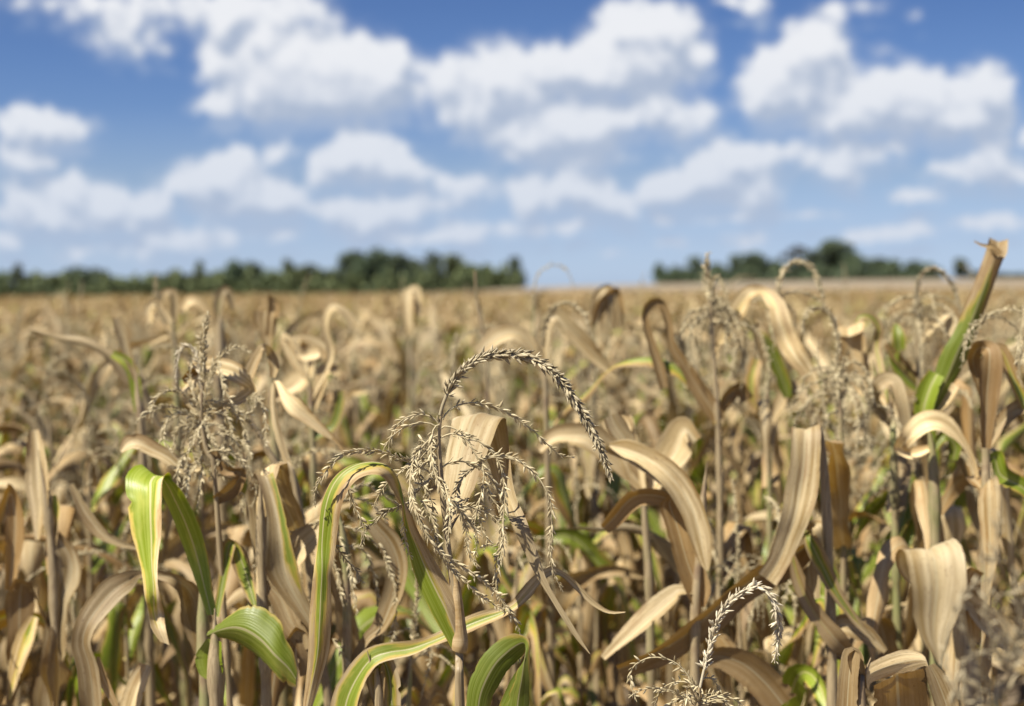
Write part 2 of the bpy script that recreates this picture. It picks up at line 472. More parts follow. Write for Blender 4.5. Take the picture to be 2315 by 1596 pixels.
def blade(mb, L, R, rng, curl=0.35, fold=0.10, wave=0.05, g=0.0, gc=0.0, tint=0.5, m=9, crump=0.10, ragged=1.0):
    """leaf sheet between two world-space edges (n,3); arched across, keeled at the midrib, rippled at the margins"""
    n = len(L)
    side = R - L; w = np.linalg.norm(side, axis=1)
    mid = (L + R) / 2
    tg = nrm(np.gradient(mid, axis=0))
    nm = nrm(np.cross(nrm(side), tg))
    u = np.linspace(-1, 1, m)
    s = np.r_[0, np.cumsum(np.linalg.norm(np.diff(mid, axis=0), axis=1))]
    ph1, ph2 = rng.uniform(0, 6, 2)
    f1, f2 = rng.uniform(28, 45), rng.uniform(55, 80)
    rip = np.sin(s * f1 + ph1) * 0.6 + np.sin(s * f2 + ph2) * 0.4
    rip2 = np.sin(s * f1 * 0.9 + ph2) * 0.6 + np.sin(s * f2 * 1.1 + ph1) * 0.4
    off = (-curl * u[None] ** 2 + fold * np.exp(-(u[None] / 0.18) ** 2)) * w[:, None] * 0.5
    off = off + wave * w[:, None] * np.where(u[None] > 0, rip[:, None], rip2[:, None]) * np.abs(u[None]) ** 2
    jag = rng.normal(0, 0.014, (n, 2)) + 0.0
    for _ in range(rng.integers(1, 5)):
        i = rng.integers(n // 8, n - 2); e = rng.integers(0, 2); q = rng.integers(1, 3)
        jag[i:i + q, e] -= rng.uniform(0.05, 0.22)
    jag = jag * ragged
    U = np.where(u[None] > 0, u[None] * (1 + jag[:, 1:] * np.abs(u[None]) ** 3), u[None] * (1 + jag[:, :1] * np.abs(u[None]) ** 3))
    pts = mid[:, None] + side[:, None] * (U[..., None] / 2) + nm[:, None] * off[..., None]
    pts = crumple(pts, nm, w, rng, crump)
    uv = np.zeros((n, m, 2)); uv[..., 0] = (u[None] + 1) / 2; uv[..., 1] = s[:, None]
    mb.grid(pts, g=g, gc=gc, tint=tint, uv=uv)


def crumple(pts, nm, w, rng, amp):
    """uneven buckling of a dried blade: a few random waves over its surface"""
    n, m = pts.shape[:2]
    s = np.r_[0, np.cumsum(np.linalg.norm(np.diff(pts[:, m // 2], axis=0), axis=1))][:, None]
    u = np.linspace(-1, 1, m)[None]
    z = np.zeros((n, m))
    for _ in range(6):
        f = rng.uniform(12, 75); z += np.sin(s * f + u * rng.uniform(-3.0, 3.0) + rng.uniform(0, 6.28)) * (14 / (f + 10)) * rng.uniform(.4, 1)
    return pts + nm[:, None] * (z * (0.35 + 0.65 * np.abs(u)) * amp * w[:, None])[..., None]


def prof(spec, n):
    """value along a leaf: number or [(s, value), ...]"""
    if np.ndim(spec) == 0: return np.full(n, float(spec))
    a = np.array(spec, float)
    return np.interp(np.linspace(0, 1, n), a[:, 0], a[:, 1])


# spikelet template: pointed lens
def _spk():
    rings = [(-0.02, 0.10), (0.22, 0.85), (0.52, 1.0), (0.8, 0.55), (1.0, 0.03)]
    th = np.linspace(0, 2 * np.pi, 6, endpoint=False)
    v = np.array([[r * np.cos(a), r * np.sin(a), z] for z, r in rings for a in th])
    f = []
    for i in range(len(rings) - 1):
        for j in range(6):
            f.append((i * 6 + j, i * 6 + (j + 1) % 6, (i + 1) * 6 + (j + 1) % 6, (i + 1) * 6 + j))
    return v, np.array(f)


SPK_V, SPK_F = _spk()


def spikelets(mb, base, direc, length, width, rng, tint):
    k = len(base)
    d = nrm(direc)
    ref = nrm(rng.normal(size=(k, 3)))
    a = nrm(np.cross(d, ref)); b = np.cross(d, a)
    T = SPK_V
    v = (base[:, None] + a[:, None] * (T[None, :, 0:1] * width[:, None, None]) + b[:, None] * (T[None, :, 1:2] * width[:, None, None] * 0.62)
         + d[:, None] * (T[None, :, 2:3] * length[:, None, None]))
    f = SPK_F[None] + (np.arange(k) * len(T))[:, None, None]
    mb.quads(v.reshape(-1, 3), f.reshape(-1, 4), np.repeat(tint, len(T)))


def tassel_branch(mb, pts, rng, r=0.0011, per=0.0045, rows=2, length=0.0092, width=0.00145, spread=0.38, start=0.0, tr=(0.1, 1.0), skip=0.0, taper=0.45):
    """rachis with its spikelets along pts (k,3)"""
    L = np.sum(np.linalg.norm(np.diff(np.asarray(pts), axis=0), axis=1)) * 1.03
    n = max(8, int(L / 0.006))
    p = smooth(pts, n)
    wob = smooth(rng.normal(0, 0.0022, (max(4, n // 6), 3)), n)
    p = p + wob * np.linspace(0, 1, n)[:, None]
    tube(mb, p, np.linspace(r, r * 0.45, n), 5, tint=0.45)
    k = int(L * (1 - start) / per) * rows
    if k < 1: return
    s = start + (1 - start) * (np.repeat(np.arange(k // rows), rows) + rng.uniform(-0.3, 0.3, (k // rows) * rows)) / (k // rows)
    s = np.clip(s, 0, 0.999)
    gap = np.sin(s * rng.uniform(14, 40) + rng.uniform(0, 6)) + 0.6 * np.sin(s * rng.uniform(40, 80))
    s = s[rng.random(len(s)) > skip + (0.30 * (gap > 0.5) if rows < 3 else 0.06)]
    k = len(s)
    idx = s * (n - 1); i0 = idx.astype(int); fr = (idx - i0)[:, None]
    i1 = np.minimum(i0 + 1, n - 1)
    base = p[i0] * (1 - fr) + p[i1] * fr
    tg = nrm(p[i1] - p[i0] + 1e-9)
    tgr = nrm(np.gradient(p, axis=0))[i0]
    ref = np.array([0.31, 0.92, 0.23])
    a = nrm(np.cross(tgr, ref)); b = np.cross(tgr, a)
    th = (np.arange(k) % rows) * 2 * np.pi / rows + (np.arange(k) // rows) * 0.55 * (rows > 2) + rng.normal(0, 0.45, k)
    rad = a * np.cos(th)[:, None] + b * np.sin(th)[:, None]
    sp = spread + rng.normal(0, 0.20, k)
    sp = np.where(rng.random(k) < 0.14, sp + rng.uniform(0.3, 0.9, k), sp)
    d = tgr * np.cos(sp)[:, None] + rad * np.sin(sp)[:, None]
    sc = (1 - (1 - taper) * np.clip((s - 0.75) / 0.25, 0, 1)) * rng.uniform(0.6, 1.2, k)
    tint = rng.uniform(tr[0], tr[1], k)
    spikelets(mb, base + rad * r * 0.8, d, length * sc, width * sc * rng.uniform(0.8, 1.2, k), rng, tint)


# ------------------------------------------------------------------ terrain
def sstep(a, b, x):
    t = np.clip((x - a) / (b - a), 0, 1)
    return t * t * (3 - 2 * t)


def ground_z(x, y):
    r = np.hypot(x, y)
    side = sstep(-60, 40, x * 350 / np.maximum(r, 60))
    amp = 0.15 + 2.45 * side + 0.55 * sstep(30, 90, x * 350 / np.maximum(r, 60))
    up = sstep(85, 360, y)
    down = sstep(520, 1500, r)
    return amp * up * (1 - down * 1.3) - 0.0 * x


def sheet(xs, ys, zf, name, mat):
    X, Y = np.meshgrid(xs, ys)
    Z = zf(X, Y)
    mb = MB(); mb.grid(np.stack([X, Y, Z], -1)[::1])
    o = mb.build(name, mat)
    o['kind'] = 'structure'
    return o


_a = np.r_[-6000, -2500, -1200, -700, -450, np.linspace(-300, 300, 61), 450, 700, 1200, 2500, 6000]
_b = np.r_[-3000, -800, -200, -60, -20, np.linspace(-8, 20, 29), np.linspace(25, 110, 18), np.linspace(125, 520, 40), 650, 800, 1000, 1300, 1800, 2500, 5000, 9000]
sheet(_a, _b, lambda X, Y: ground_z(X, Y) - 0.02 + 0.02 * np.sin(X * 8.3 + Y) * np.exp(-np.abs(Y) / 30), 'ground', SOIL)
# two far fields laid on the slope: brown ploughed strip on the left, tan stubble on the right
sheet(np.linspace(-260, 60, 50), np.linspace(110, 560, 60), lambda X, Y: ground_z(X, Y) + 0.06, 'ploughed_field', PLOUGH)
sheet(np.linspace(-10, 420, 60), np.linspace(118, 700, 70), lambda X, Y: ground_z(X, Y) + 0.10 - 0.12 * (X < -5), 'stubble_field', STUB)


# ------------------------------------------------------------------ procedural maize leaf / plant prototypes
def leaf_geo(mb, base, az, L, W, el0, el1, bs, bw, twist, curl, rng, g=0.0, gc=0.0, n=22, m=7, tint=0.5, drift=0.0, wave=0.12, crump=0.22):
    s = np.linspace(0, 1, n)
    e = el0 + (el1 - el0) * sstep(bs - bw, bs + bw, s) + 0.22 * np.sin(s * 9 + rng.uniform(0, 6)) * s + 0.12 * np.sin(s * 23 + rng.uniform(0, 6)) * s
    a = az + drift * s ** 2
    d = np.stack([np.cos(e) * np.cos(a), np.cos(e) * np.sin(a), np.sin(e)], 1)
    step = L / (n - 1)
    p = base + np.vstack([np.zeros(3), np.cumsum(d[:-1] * step, axis=0)])
    tg = nrm(np.gradient(p, axis=0))
    hs = np.stack([-np.sin(a), np.cos(a), 0 * a], 1)
    up = np.cross(tg, hs)
    tw = twist * sstep(0.1, 1.0, s) + 0.55 * np.sin(s * 6 + rng.uniform(0, 6))
    side = hs * np.cos(tw)[:, None] + up * np.sin(tw)[:, None]
    nm = nrm(np.cross(tg, side))
    w = W * np.clip((s + 0.10) ** 0.45 * (1 - s) ** 0.62 * 1.38, 0.02, None)
    w = w * (1 + 0.20 * np.sin(s * 13 + rng.uniform(0, 6)) + 0.12 * np.sin(s * 29 + rng.uniform(0, 6)))
    u = np.linspace(-1, 1, m)
    cu = (curl * (0.4 + 0.9 * s * (1 + 0.3 * np.sin(s * 11))))[:, None]
    x = np.sin(u[None] * cu) / cu; z = (np.cos(u[None] * cu) - 1) / cu
    rip = np.sin(s * L * 40 + rng.uniform(0, 6))[:, None] * wave * u[None] ** 2 * np.sign(u[None])
    pts = p[:, None] + side[:, None] * (x * w[:, None] / 2)[..., None] + nm[:, None] * ((z + rip) * w[:, None] / 2)[..., None]
    pts = crumple(pts, nm, w, rng, crump)
    uv = np.zeros((n, m, 2)); uv[..., 0] = (u[None] + 1) / 2; uv[..., 1] = (s * L)[:, None]
    mb.grid(pts, g=g, gc=gc, tint=tint, uv=uv)


def rand_leaf(rng, base, az, green, n=22, m=7, small=1.0):
    mb = MB()
    kind = rng.random()
    L = rng.uniform(0.40, 0.68) * small; Wd = rng.uniform(0.036, 0.074)
    el0 = rng.uniform(0.75, 1.25)
    if kind < 0.66:      # hinged over and hanging
        bs, bw, el1 = rng.uniform(0.12, 0.45), rng.uniform(0.03, 0.09), rng.uniform(-1.55, -1.15)
    elif kind < 0.9:    # arched
        bs, bw, el1 = rng.uniform(0.35, 0.5), rng.uniform(0.25, 0.4), rng.uniform(-1.4, -0.7)
    else:               # stiff
        bs, bw, el1 = 0.7, 0.3, rng.uniform(-0.4, 0.3)
    g = max(0.0, green + rng.normal(0, 0.25))
    gp = prof([(0, g + 0.15), (0.45, g), (0.8, g - 0.5), (1, -0.6)], n) if green > 0.05 else np.full(n, -0.6)
    leaf_geo(mb, base, az, L, Wd, el0, el1, bs, bw, rng.uniform(-3.6, 3.6), rng.uniform(0.2, 1.6), rng, g=gp, gc=rng.uniform(-0.3, 0.3),
             n=n, m=m, tint=rng.random(), drift=rng.uniform(-0.9, 0.9))
    return mb


def rand_tassel(rng, top, H, rows_k=1.0, droop=None, per=0.0075, tr=(0.1, 1.0)):
    """tassel above a stalk top: central spike and side branches; returns (list of branch MBs)"""
    out = []
    L = rng.uniform(0.17, 0.26) * H
    az = rng.uniform(0, 2 * math.pi)
    bend = rng.uniform(0.2, 2.6) if droop is None else droop
    n = 12
    e = math.pi / 2 - bend * sstep(0.1, 1.0, np.linspace(0, 1, n))
    d = np.stack([np.cos(e) * math.cos(az), np.cos(e) * math.sin(az), np.sin(e)], 1)
    p = top + np.vstack([np.zeros(3), np.cumsum(d[:-1] * L / (n - 1), axis=0)])
    mb = MB()
    tassel_branch(mb, p, rng, r=0.0017, per=per * 0.8, rows=4, length=0.0095, width=0.0017, spread=0.45, tr=tr)
    out.append(mb)
    for k in range(rng.integers(5, 10)):
        b0 = p[0] - np.array([0, 0, rng.uniform(-0.01, 0.075)])
        az2 = az + rng.uniform(0, 2 * math.pi); Lb = rng.uniform(0.11, 0.21) * H
        e0 = rng.uniform(0.5, 1.3); e1 = rng.uniform(-2.1, -1.1)
        nn = 10
        ee = e0 + (e1 - e0) * np.linspace(0, 1, nn) ** rng.uniform(0.55, 1.1)
        aa = az2 + rng.uniform(-1.3, 1.3) * np.linspace(0, 1, nn)
        dd = np.stack([np.cos(ee) * np.cos(aa), np.cos(ee) * np.sin(aa), np.sin(ee)], 1)
        q = b0 + np.vstack([np.zeros(3), np.cumsum(dd[:-1] * Lb / (nn - 1), axis=0)])
        mb = MB()
        tassel_branch(mb, q, rng, r=0.0010, per=per, rows=2, length=0.0085, width=0.0013, spread=0.45, start=0.12, tr=tr)
        out.append(mb)
    return out


def merge(mbs):
    m = MB()
    for b in mbs:
        v, f, uv, at = b.arrays()
        m.v.append(v); m.f.append(f + m.n); m.uv.append(uv)
        for k in at: m.at[k].append(at[k])
        m.n += len(v)
    return m


def ear_geo(mb, base, az, rng):
    """husked ear hanging from the stalk, loose husk leaves at its tip"""
    L = rng.uniform(0.15, 0.2)
    tilt = rng.uniform(-1.2, 0.9)
    d = np.array([math.cos(az) * math.cos(tilt), math.sin(az) * math.cos(tilt), math.sin(tilt)])
    p = base + d[None] * np.linspace(0, L, 12)[:, None] + np.array([math.cos(az), math.sin(az), 0]) * 0.018
    r = 0.024 * np.sin(np.linspace(0.25, 3.0, 12)) ** 0.6 + 0.002
    tube(mb, p, r, 10, tint=0.1, g=-0.6)
    for k in range(4):
        a = az + rng.uniform(-0.8, 0.8)
        leaf_geo(mb, base + d * L * 0.3, a, L * rng.uniform(0.7, 1.1), 0.04, tilt + rng.uniform(-0.2, 0.5), tilt - rng.uniform(0.3, 1.0), 0.6, 0.3,
                 rng.uniform(-0.5, 0.5), 1.2, rng, g=-0.6, n=9, m=5, tint=0.1)


def make_plant(rng, H, green, label, group, seed_tassel=True):
    root = empty('maize_plant', (0, 0, 0), label, 'maize plant', group)
    lean = rng.normal(0, 0.035, 2)
    base = np.zeros(3); top = np.array([lean[0] * H, lean[1] * H, H])
    pts = [base, [lean[0] * H * 0.3, lean[1] * H * 0.3, H * 0.4], [lean[0] * H * .65, lean[1] * H * .65, H * 0.75], top]
    mb = MB(); p = stalk_path(mb, pts, 0.0095, 0.0032, rng=rng)
    mb.build('stalk', STALK, root)
    az = rng.uniform(0, 6.28)
    nl = rng.integers(12, 17)
    for k in range(nl):
        h = 0.12 + 0.86 * (k + 0.3) / nl
        az += math.pi + rng.normal(0, 0.5)
        i = int(h * 89 * 0.94)
        small = 0.75 + 0.35 * math.sin(math.pi * min(1, k / nl + 0.1))
        rand_leaf(rng, p[i], az, 0.75 if rng.random() < (0.22 if k < nl - 2 else 0.08) else (green if k > 1 else green * 0.3), small=small).build('leaf', LEAF, root)
    if rng.random() < 0.6:
        mb = MB(); ear_geo(mb, p[45], rng.uniform(0, 6.28), rng); mb.build('ear', LEAF, root)
    merge(rand_tassel(rng, top, 1.0)).build('tassel', TASSEL, root)
    return root


def copy_tree(o):
    c = o.copy(); COL.objects.link(c)
    for ch in o.children:
        d = ch.copy(); COL.objects.link(d); d.parent = c
    return c


# ------------------------------------------------------------------ the surveyed foreground plants
def conv(ax, sx, ay, sy):
    return lambda x, y: (ax + sx * x, ay + sy * y)


C1 = conv(633, .3516, 741.5, .3516)
C2 = conv(633, .3516, 1175.6, .3516)
C3 = conv(0, .3768, 994.7, .3768)
C4 = conv(0, .34, 542.6, .34)
C5 = conv(1356.4, .414, 524.5, .414)
C6 = conv(1356.4, .414, 1040, .414)
C7 = conv(1537.3, .3359, 542.6, .3359)
C8 = conv(271.3, .2833, 678.2, .2833)
CV = conv(0, 1, 0, 1)


class Plant:
    def __init__(s, cv, d, stalk, label, seed, r0=0.0095, r1=0.005, tassel_mat=None, group=None, lower=3, power=1.0, fill=0):
        """stalk: list of (x, y) from its top down to where the picture ends; it goes on to the ground"""
        s.cv, s.d, s.rng = cv, d, np.random.default_rng(seed)
        s.tm = tassel_mat or TASSEL
        pts = [P(*cv(x, y), d) for x, y in stalk]
        last = pts[-1]; prev = pts[-2]
        dr = nrm(last - prev); dr = nrm(dr * 0.3 + np.array([0, 0, -0.9]))
        foot = last + dr * (last[2] + 0.01) / max(0.2, -dr[2])
        pts += [last * 0.5 + foot * 0.5, foot]
        s.root = empty('maize_plant', foot, label, 'maize plant', group)
        s.off = foot
        bpy.context.view_layer.update()
        mb = MB()
        s.line = stalk_path(mb, [q - foot for q in reversed(pts)], r0, r1, power=power)
        mb.build('stalk', STALK, s.root)
        for k in range(lower):
            i = 12 + k * 10
            q = s.line[i]
            if q[2] < 0.85:
                rand_leaf(s.rng, q, s.rng.uniform(0, 6.28), 0.1).build('leaf', LEAF, s.root)
        top = s.line[-1][2]
        for k in range(fill):
            i = int(np.searchsorted(s.line[:, 2], s.rng.uniform(0.62, 0.86) * top))
            rand_leaf(s.rng, s.line[min(i, 89)], s.rng.uniform(0, 6.28), 0.5 if s.rng.random() < .25 else -.1, small=0.85).build('leaf', LEAF, s.root)
        s.tas = None

    def w(s, x, y, dd=0.0, cv=None):
        X, Y = (cv or s.cv)(x, y)
        return P(X, Y, s.d + dd) - s.off

    def edges(s, rows, cv=None, name='leaf', n=46, label=None, **kw):
        L = []; R = []
        for r in rows:
            dl = r[4] if len(r) > 4 else 0.0
            dr = r[5] if len(r) > 5 else dl
            L.append(s.w(r[0], r[1], dl, cv)); R.append(s.w(r[2], r[3], dr, cv))
        both = smooth(np.hstack([(np.array(L) + np.array(R)) / 2, np.array(L), np.array(R)]), n)
        for k in ('g', 'gc'):
            kw[k] = prof(kw.get(k, -0.6 if k == 'g' else 0.0), n)
        kw.setdefault('tint', s.rng.random() * 0.7)
        if kw['tint'] <= 0.05: kw['tint'] = min(kw['tint'], -0.45)  # low tints pushed negative: sunlight painted in as a brighter leaf colour
        mb = MB(); blade(mb, both[:, 3:6], both[:, 6:9], s.rng, **kw)
        o = mb.build(name, LEAF, s.root)
        if label: o['label'] = label
        return o

    def cw(s, rows, cv=None, tilt=0.35, n=40, **kw):
        """centre line and width (x, y, w[, depth]); tilt turns the blade about its length so it is not face on"""
        a = np.array([(r[0], r[1], r[2], r[3] if len(r) > 3 else 0.0) for r in rows], float)
        t = np.gradient(a[:, :2], axis=0); t = t / np.maximum(np.linalg.norm(t, axis=1, keepdims=True), 1e-6)
        nx = np.stack([t[:, 1], -t[:, 0]], 1)
        sc = (cv or s.cv)(1, 0)[0] - (cv or s.cv)(0, 0)[0]
        dz = a[:, 2] * sc / F_V * s.d * tilt * 1.7 * (nx @ np.array([-.55, -.83])) * (-0.6 if kw.get('tint', 0) > .6 else 1)
        out = [(a[i, 0] - nx[i, 0] * a[i, 2] / 2, a[i, 1] - nx[i, 1] * a[i, 2] / 2, a[i, 0] + nx[i, 0] * a[i, 2] / 2, a[i, 1] + nx[i, 1] * a[i, 2] / 2,
                a[i, 3] - dz[i] / 2, a[i, 3] + dz[i] / 2) for i in range(len(a))]
        return s.edges(out, cv, n=n, **kw)

    def spike(s, pts, cv=None, name='central_spike', mat=None, dd=None, **kw):
        if s.tas is None:
            s.tas = bpy.data.objects.new('tassel', None); COL.objects.link(s.tas); s.tas.parent = s.root
            s.tas.empty_display_size = 0.05
        k = len(pts)
        dep = np.interp(np.linspace(0, 1, k), np.linspace(0, 1, len(dd)), dd) if dd is not None else np.zeros(k)
        q = [s.w(p[0], p[1], (p[2] if len(p) > 2 else 0) + dep[i], cv) for i, p in enumerate(pts)]
        mb = MB(); tassel_branch(mb, q, s.rng, **kw)
        return mb.build(name, mat or s.tm, s.tas)

    def branch(s, pts, cv=None, **kw):
        z = s.rng.uniform(-0.035, 0.035)
        kw.setdefault('dd', (0, z * 0.7, z))
        return s.spike(pts, cv, name='tassel_branch', **kw)

    def more_branches(s, k, at, droop=True, lo=0.12, hi=0.22, **kw):
        for _ in range(k):
            b0 = s.w(at[0] + s.rng.normal(0, at[3] if len(at) > 3 else 6), at[1] + s.rng.uniform(0, at[2]), 0)
            az = s.rng.uniform(0, 6.28); Lb = s.rng.uniform(lo, hi); nn = 12
            e0 = s.rng.uniform(0.3, 1.2); e1 = s.rng.uniform(-2.3, -1.2)
            ee = e0 + (e1 - e0) * np.linspace(0, 1, nn) ** s.rng.uniform(0.45, 0.9)
            aa = az + s.rng.uniform(-1.8, 1.8) * np.linspace(0, 1, nn)
            dd = np.stack([np.cos(ee) * np.cos(aa), np.cos(ee) * np.sin(aa), np.sin(ee)], 1)
            q = b0 + np.vstack([np.zeros(3), np.cumsum(dd[:-1] * Lb / (nn - 1), axis=0)])
            mb = MB(); kk = dict(per=0.0055, length=0.0090, width=0.0014, spread=0.4, start=0.08); kk.update(kw)
            tassel_branch(mb, q, s.rng, **kk)
            if s.tas is None:
                s.tas = bpy.data.objects.new('tassel', None); COL.objects.link(s.tas); s.tas.parent = s.root
            mb.build('tassel_branch', s.tm, s.tas)


# --- the plant in focus
def hero():
    h = Plant(C1, 1.60, [(1045, 500), (1022, 700), (1035, 950), (1048, 1100), (1072, 1340), (1090, 1480), (1120, 1700), (1150, 2000), (1152, 2200), (1155, 2440)],
              'sharply focused maize plant with long drooping grey-brown tassel and green-centred arching leaf', 11, r0=0.0078, r1=0.0014, power=3.0)
    # sheath round the stalk below the flag leaf
    mb = MB()
    sh = smooth([h.w(1120, 1560), h.w(1135, 1700), h.w(1145, 1850), h.w(1152, 1950), h.w(1156, 2010), h.w(1154, 2060), h.w(1150, 2078)], 30)
    rr = np.interp(np.linspace(0, 1, 30), [0, .3, .6, .78, .9, .97, 1], [.0035, .0058, .0076, .0088, .0096, .0092, .0080])
    tube(mb, sh, rr, 14, tint=0.55, g=-0.6)
    mb.build('leaf_sheath', LEAF, h.root)
    h.edges([(1062, 1345, 1086, 1335), (1045, 1200, 1135, 1220, .04, .01), (1042, 1000, 1212, 1080, .09, .035), (1055, 800, 1292, 860, .14, .075), (1070, 690, 1352, 715, .17, .10), (1088, 610, 1392, 610, .19, .12),
             (1112, 568, 1425, 556, .205, .14), (1180, 552, 1462, 556, .215, .15), (1240, 600, 1480, 605, .215, .15), (1300, 720, 1488, 760, .19, .13), (1360, 900, 1500, 950, .15, .10), (1425, 1100, 1538, 1120, .10, .06),
             (1480, 1250, 1592, 1258, .025), (1560, 1420, 1650, 1420, .02), (1648, 1595, 1705, 1595, .015), (1735, 1735, 1775, 1735, .01),
             (1808, 1855, 1850, 1855, .006), (1900, 1993, 1930, 1990, .003), (1990, 2095, 1996, 2097)], n=80, m=15, crump=.025, ragged=.35, curl=0.10, fold=0.05, wave=0.012, tint=-0.5,  # negative tint paints sunlight into the flag leaf's colour
            label='pale tan flag leaf folded over behind the tassel')
    h.edges([(1100, 2060, 1190, 2060, -.004), (1060, 1990, 1196, 1940, -.006), (980, 1850, 1165, 1790, -.008), (905, 1690, 1115, 1700, -.008), (850, 1550, 1060, 1615, -.008),
             (815, 1400, 960, 1445, -.012), (785, 1250, 880, 1300, -.02), (768, 1120, 835, 1180, -.03), (740, 1020, 803, 1040, -.04, -.01), (697, 945, 768, 935, -.05, -.01),
             (650, 908, 708, 874, -.055, -.01), (575, 905, 640, 840, -.055, -.01), (500, 932, 560, 828, -.055, -.01), (447, 978, 470, 838, -.055, -.012),
             (407, 1030, 385, 880, -.055, -.015), (374, 1100, 315, 955, -.055, -.02), (355, 1190, 262, 1060, -.055, -.025), (344, 1300, 232, 1180, -.05, -.025),
             (330, 1450, 222, 1350, -.045, -.025), (326, 1590, 216, 1540, -.04), (327, 1735, 200, 1690, -.04), (328, 1900, 184, 1870, -.04), (305, 2110, 178, 2090, -.035),
             (240, 2330, 160, 2300, -.03), (190, 2490, 140, 2480, -.03)], n=96, m=15, crump=.025, ragged=.35, curl=0.30, fold=0.10, wave=0.012, tint=0.35,
            g=[(0, .30), (.12, .55), (.22, .45), (.3, .15), (.38, .1), (.45, .45), (.55, .68), (.68, .62), (.78, .50), (.86, .30), (.93, -.1), (1, -.5)],
            gc=[(0, -.55), (.25, -.5), (.38, 0), (.5, .1), (1, .1)], label='arching leaf, green along its middle with dry tan margins')
    # tassel
    h.spike([(1030, 560), (1045, 500), (1062, 455), (1092, 385), (1140, 308), (1220, 235), (1325, 182), (1450, 165), (1580, 175), (1690, 225), (1790, 300), (1870, 400), (1930, 500),
             (1985, 620), (2030, 720), (2070, 830), (2095, 930), (2110, 1000)], r=0.0022, per=0.0026, rows=6, length=0.0110, width=0.0017, spread=0.44, start=0.08,
            dd=(0, 0, -.02, -.03), mat=TASSEL_D, tr=(0.15, 1.0))
    B = h.branch
    B([(1045, 590), (1060, 560), (1090, 530), (1150, 497), (1230, 482), (1320, 490), (1400, 515), (1470, 550), (1530, 590), (1590, 640), (1650, 690), (1720, 760), (1790, 820), (1850, 840), (1910, 835)], start=.12, per=.0058, spread=.5)
    B([(1020, 660), (1000, 630), (960, 612), (900, 607), (830, 625), (770, 655), (710, 700), (670, 750), (652, 800)], start=.25, per=.0065, spread=.35)
    B([(1030, 650), (1060, 632), (1110, 642), (1180, 680), (1260, 720), (1320, 760), (1370, 815), (1410, 880), (1430, 960), (1442, 1050), (1450, 1140), (1440, 1280), (1415, 1400), (1390, 1500), (1370, 1600)], start=.12, per=.0042)
    B([(1035, 705), (1080, 685), (1130, 680), (1190, 720), (1222, 770), (1250, 820), (1290, 870), (1310, 930), (1310, 1000), (1300, 1100), (1275, 1200), (1268, 1300)], start=.1, per=.0046)
    B([(1045, 895), (1100, 862), (1180, 858), (1250, 880), (1330, 930), (1380, 1000), (1425, 1080), (1440, 1160)], start=.08, per=.005)
    B([(1260, 870), (1300, 838), (1360, 822), (1450, 820), (1530, 845), (1600, 900), (1660, 960), (1700, 1030), (1730, 1100), (1740, 1200), (1745, 1280), (1738, 1400), (1748, 1500), (1765, 1590), (1815, 1695)], start=.02, per=.0046, dd=(-.01, -.03, -.02))
    B([(1030, 620), (990, 645), (975, 750), (985, 850), (1010, 950), (1040, 1030), (1090, 1100), (1150, 1180), (1210, 1260), (1250, 1330), (1255, 1420), (1240, 1520)], start=.08, per=.0036, dd=(0, -.03, -.025), mat=TASSEL)
    B([(1015, 690), (960, 720), (920, 760), (880, 810), (845, 900), (835, 1000), (842, 1080), (870, 1150), (900, 1230), (950, 1320), (1010, 1410), (1080, 1480), (1150, 1530), (1230, 1580), (1310, 1630), (1400, 1705), (1450, 1785),
       (1500, 1845), (1540, 1935), (1555, 2035), (1535, 2115), (1515, 2185)], start=.07, per=.0034, dd=(0, -.04, -.04, -.03), width=.0015, length=.0095)
    B([(900, 1110), (950, 1150), (1000, 1290), (1040, 1450), (1100, 1540), (1180, 1610), (1260, 1690), (1350, 1750), (1430, 1800)], start=.02, per=.0038, dd=(-.02, -.04))
    B([(1035, 1010), (960, 930), (860, 880), (760, 838), (680, 802), (600, 790), (500, 792), (400, 812), (332, 870), (280, 940), (242, 1010), (216, 1080), (222, 1160)], start=.2, per=.0044, dd=(0, -.035, -.06, -.05))
    B([(425, 1000), (440, 1040), (462, 1100), (500, 1190), (540, 1270), (542, 1350), (530, 1420)], per=.0042, dd=(.01, .01), mat=TASSEL_D)
    B([(860, 1110), (770, 1152), (700, 1180), (630, 1230), (560, 1285)], per=.0042, dd=(.01, .02), mat=TASSEL_D)
    B([(335, 1370), (380, 1430), (430, 1480), (480, 1522), (510, 1600), (515, 1640)], per=.0052, dd=(-.01, -.01), mat=TASSEL_D, spread=.55)
    B([(1275, 880), (1230, 910), (1190, 945), (1140, 1000), (1110, 1065)], per=.0042, dd=(.01, .015), mat=TASSEL_D)
    B([(1160, 1140), (1200, 1145), (1260, 1160), (1340, 1190), (1400, 1250), (1425, 1330), (1415, 1430), (1395, 1530), (1385, 1640), (1395, 1720)], per=.0042, dd=(0, -.02))
    B([(1120, 1120), (1160, 1180), (1185, 1260), (1205, 1340), (1215, 1430), (1240, 1500), (1285, 1570)], per=.0038, dd=(0, .012))
    B([(1260, 1180), (1300, 1250), (1322, 1330), (1345, 1360), (1310, 1430)], per=.006, dd=(.005, .0), spread=.6)
    B([(1010, 720), (950, 740), (905, 720), (880, 735)], per=.005, spread=.6)
    B([(1000, 930), (960, 1000), (935, 1090), (930, 1180), (980, 1250)], per=.0042)
    B([(1010, 760), (940, 790), (890, 870), (900, 960), (950, 1040), (985, 1130), (1000, 1220), (1015, 1300)], per=.0042)
    B([(1020, 830), (960, 850), (905, 880), (870, 940), (850, 1010)], per=.005)
    B([(1330, 1000), (1350, 1080), (1400, 1160), (1440, 1260)], per=.0045, dd=(.02, .02))
    h.more_branches(4, (1030, 640, 420), lo=.07, hi=.13)
    return h


hero()

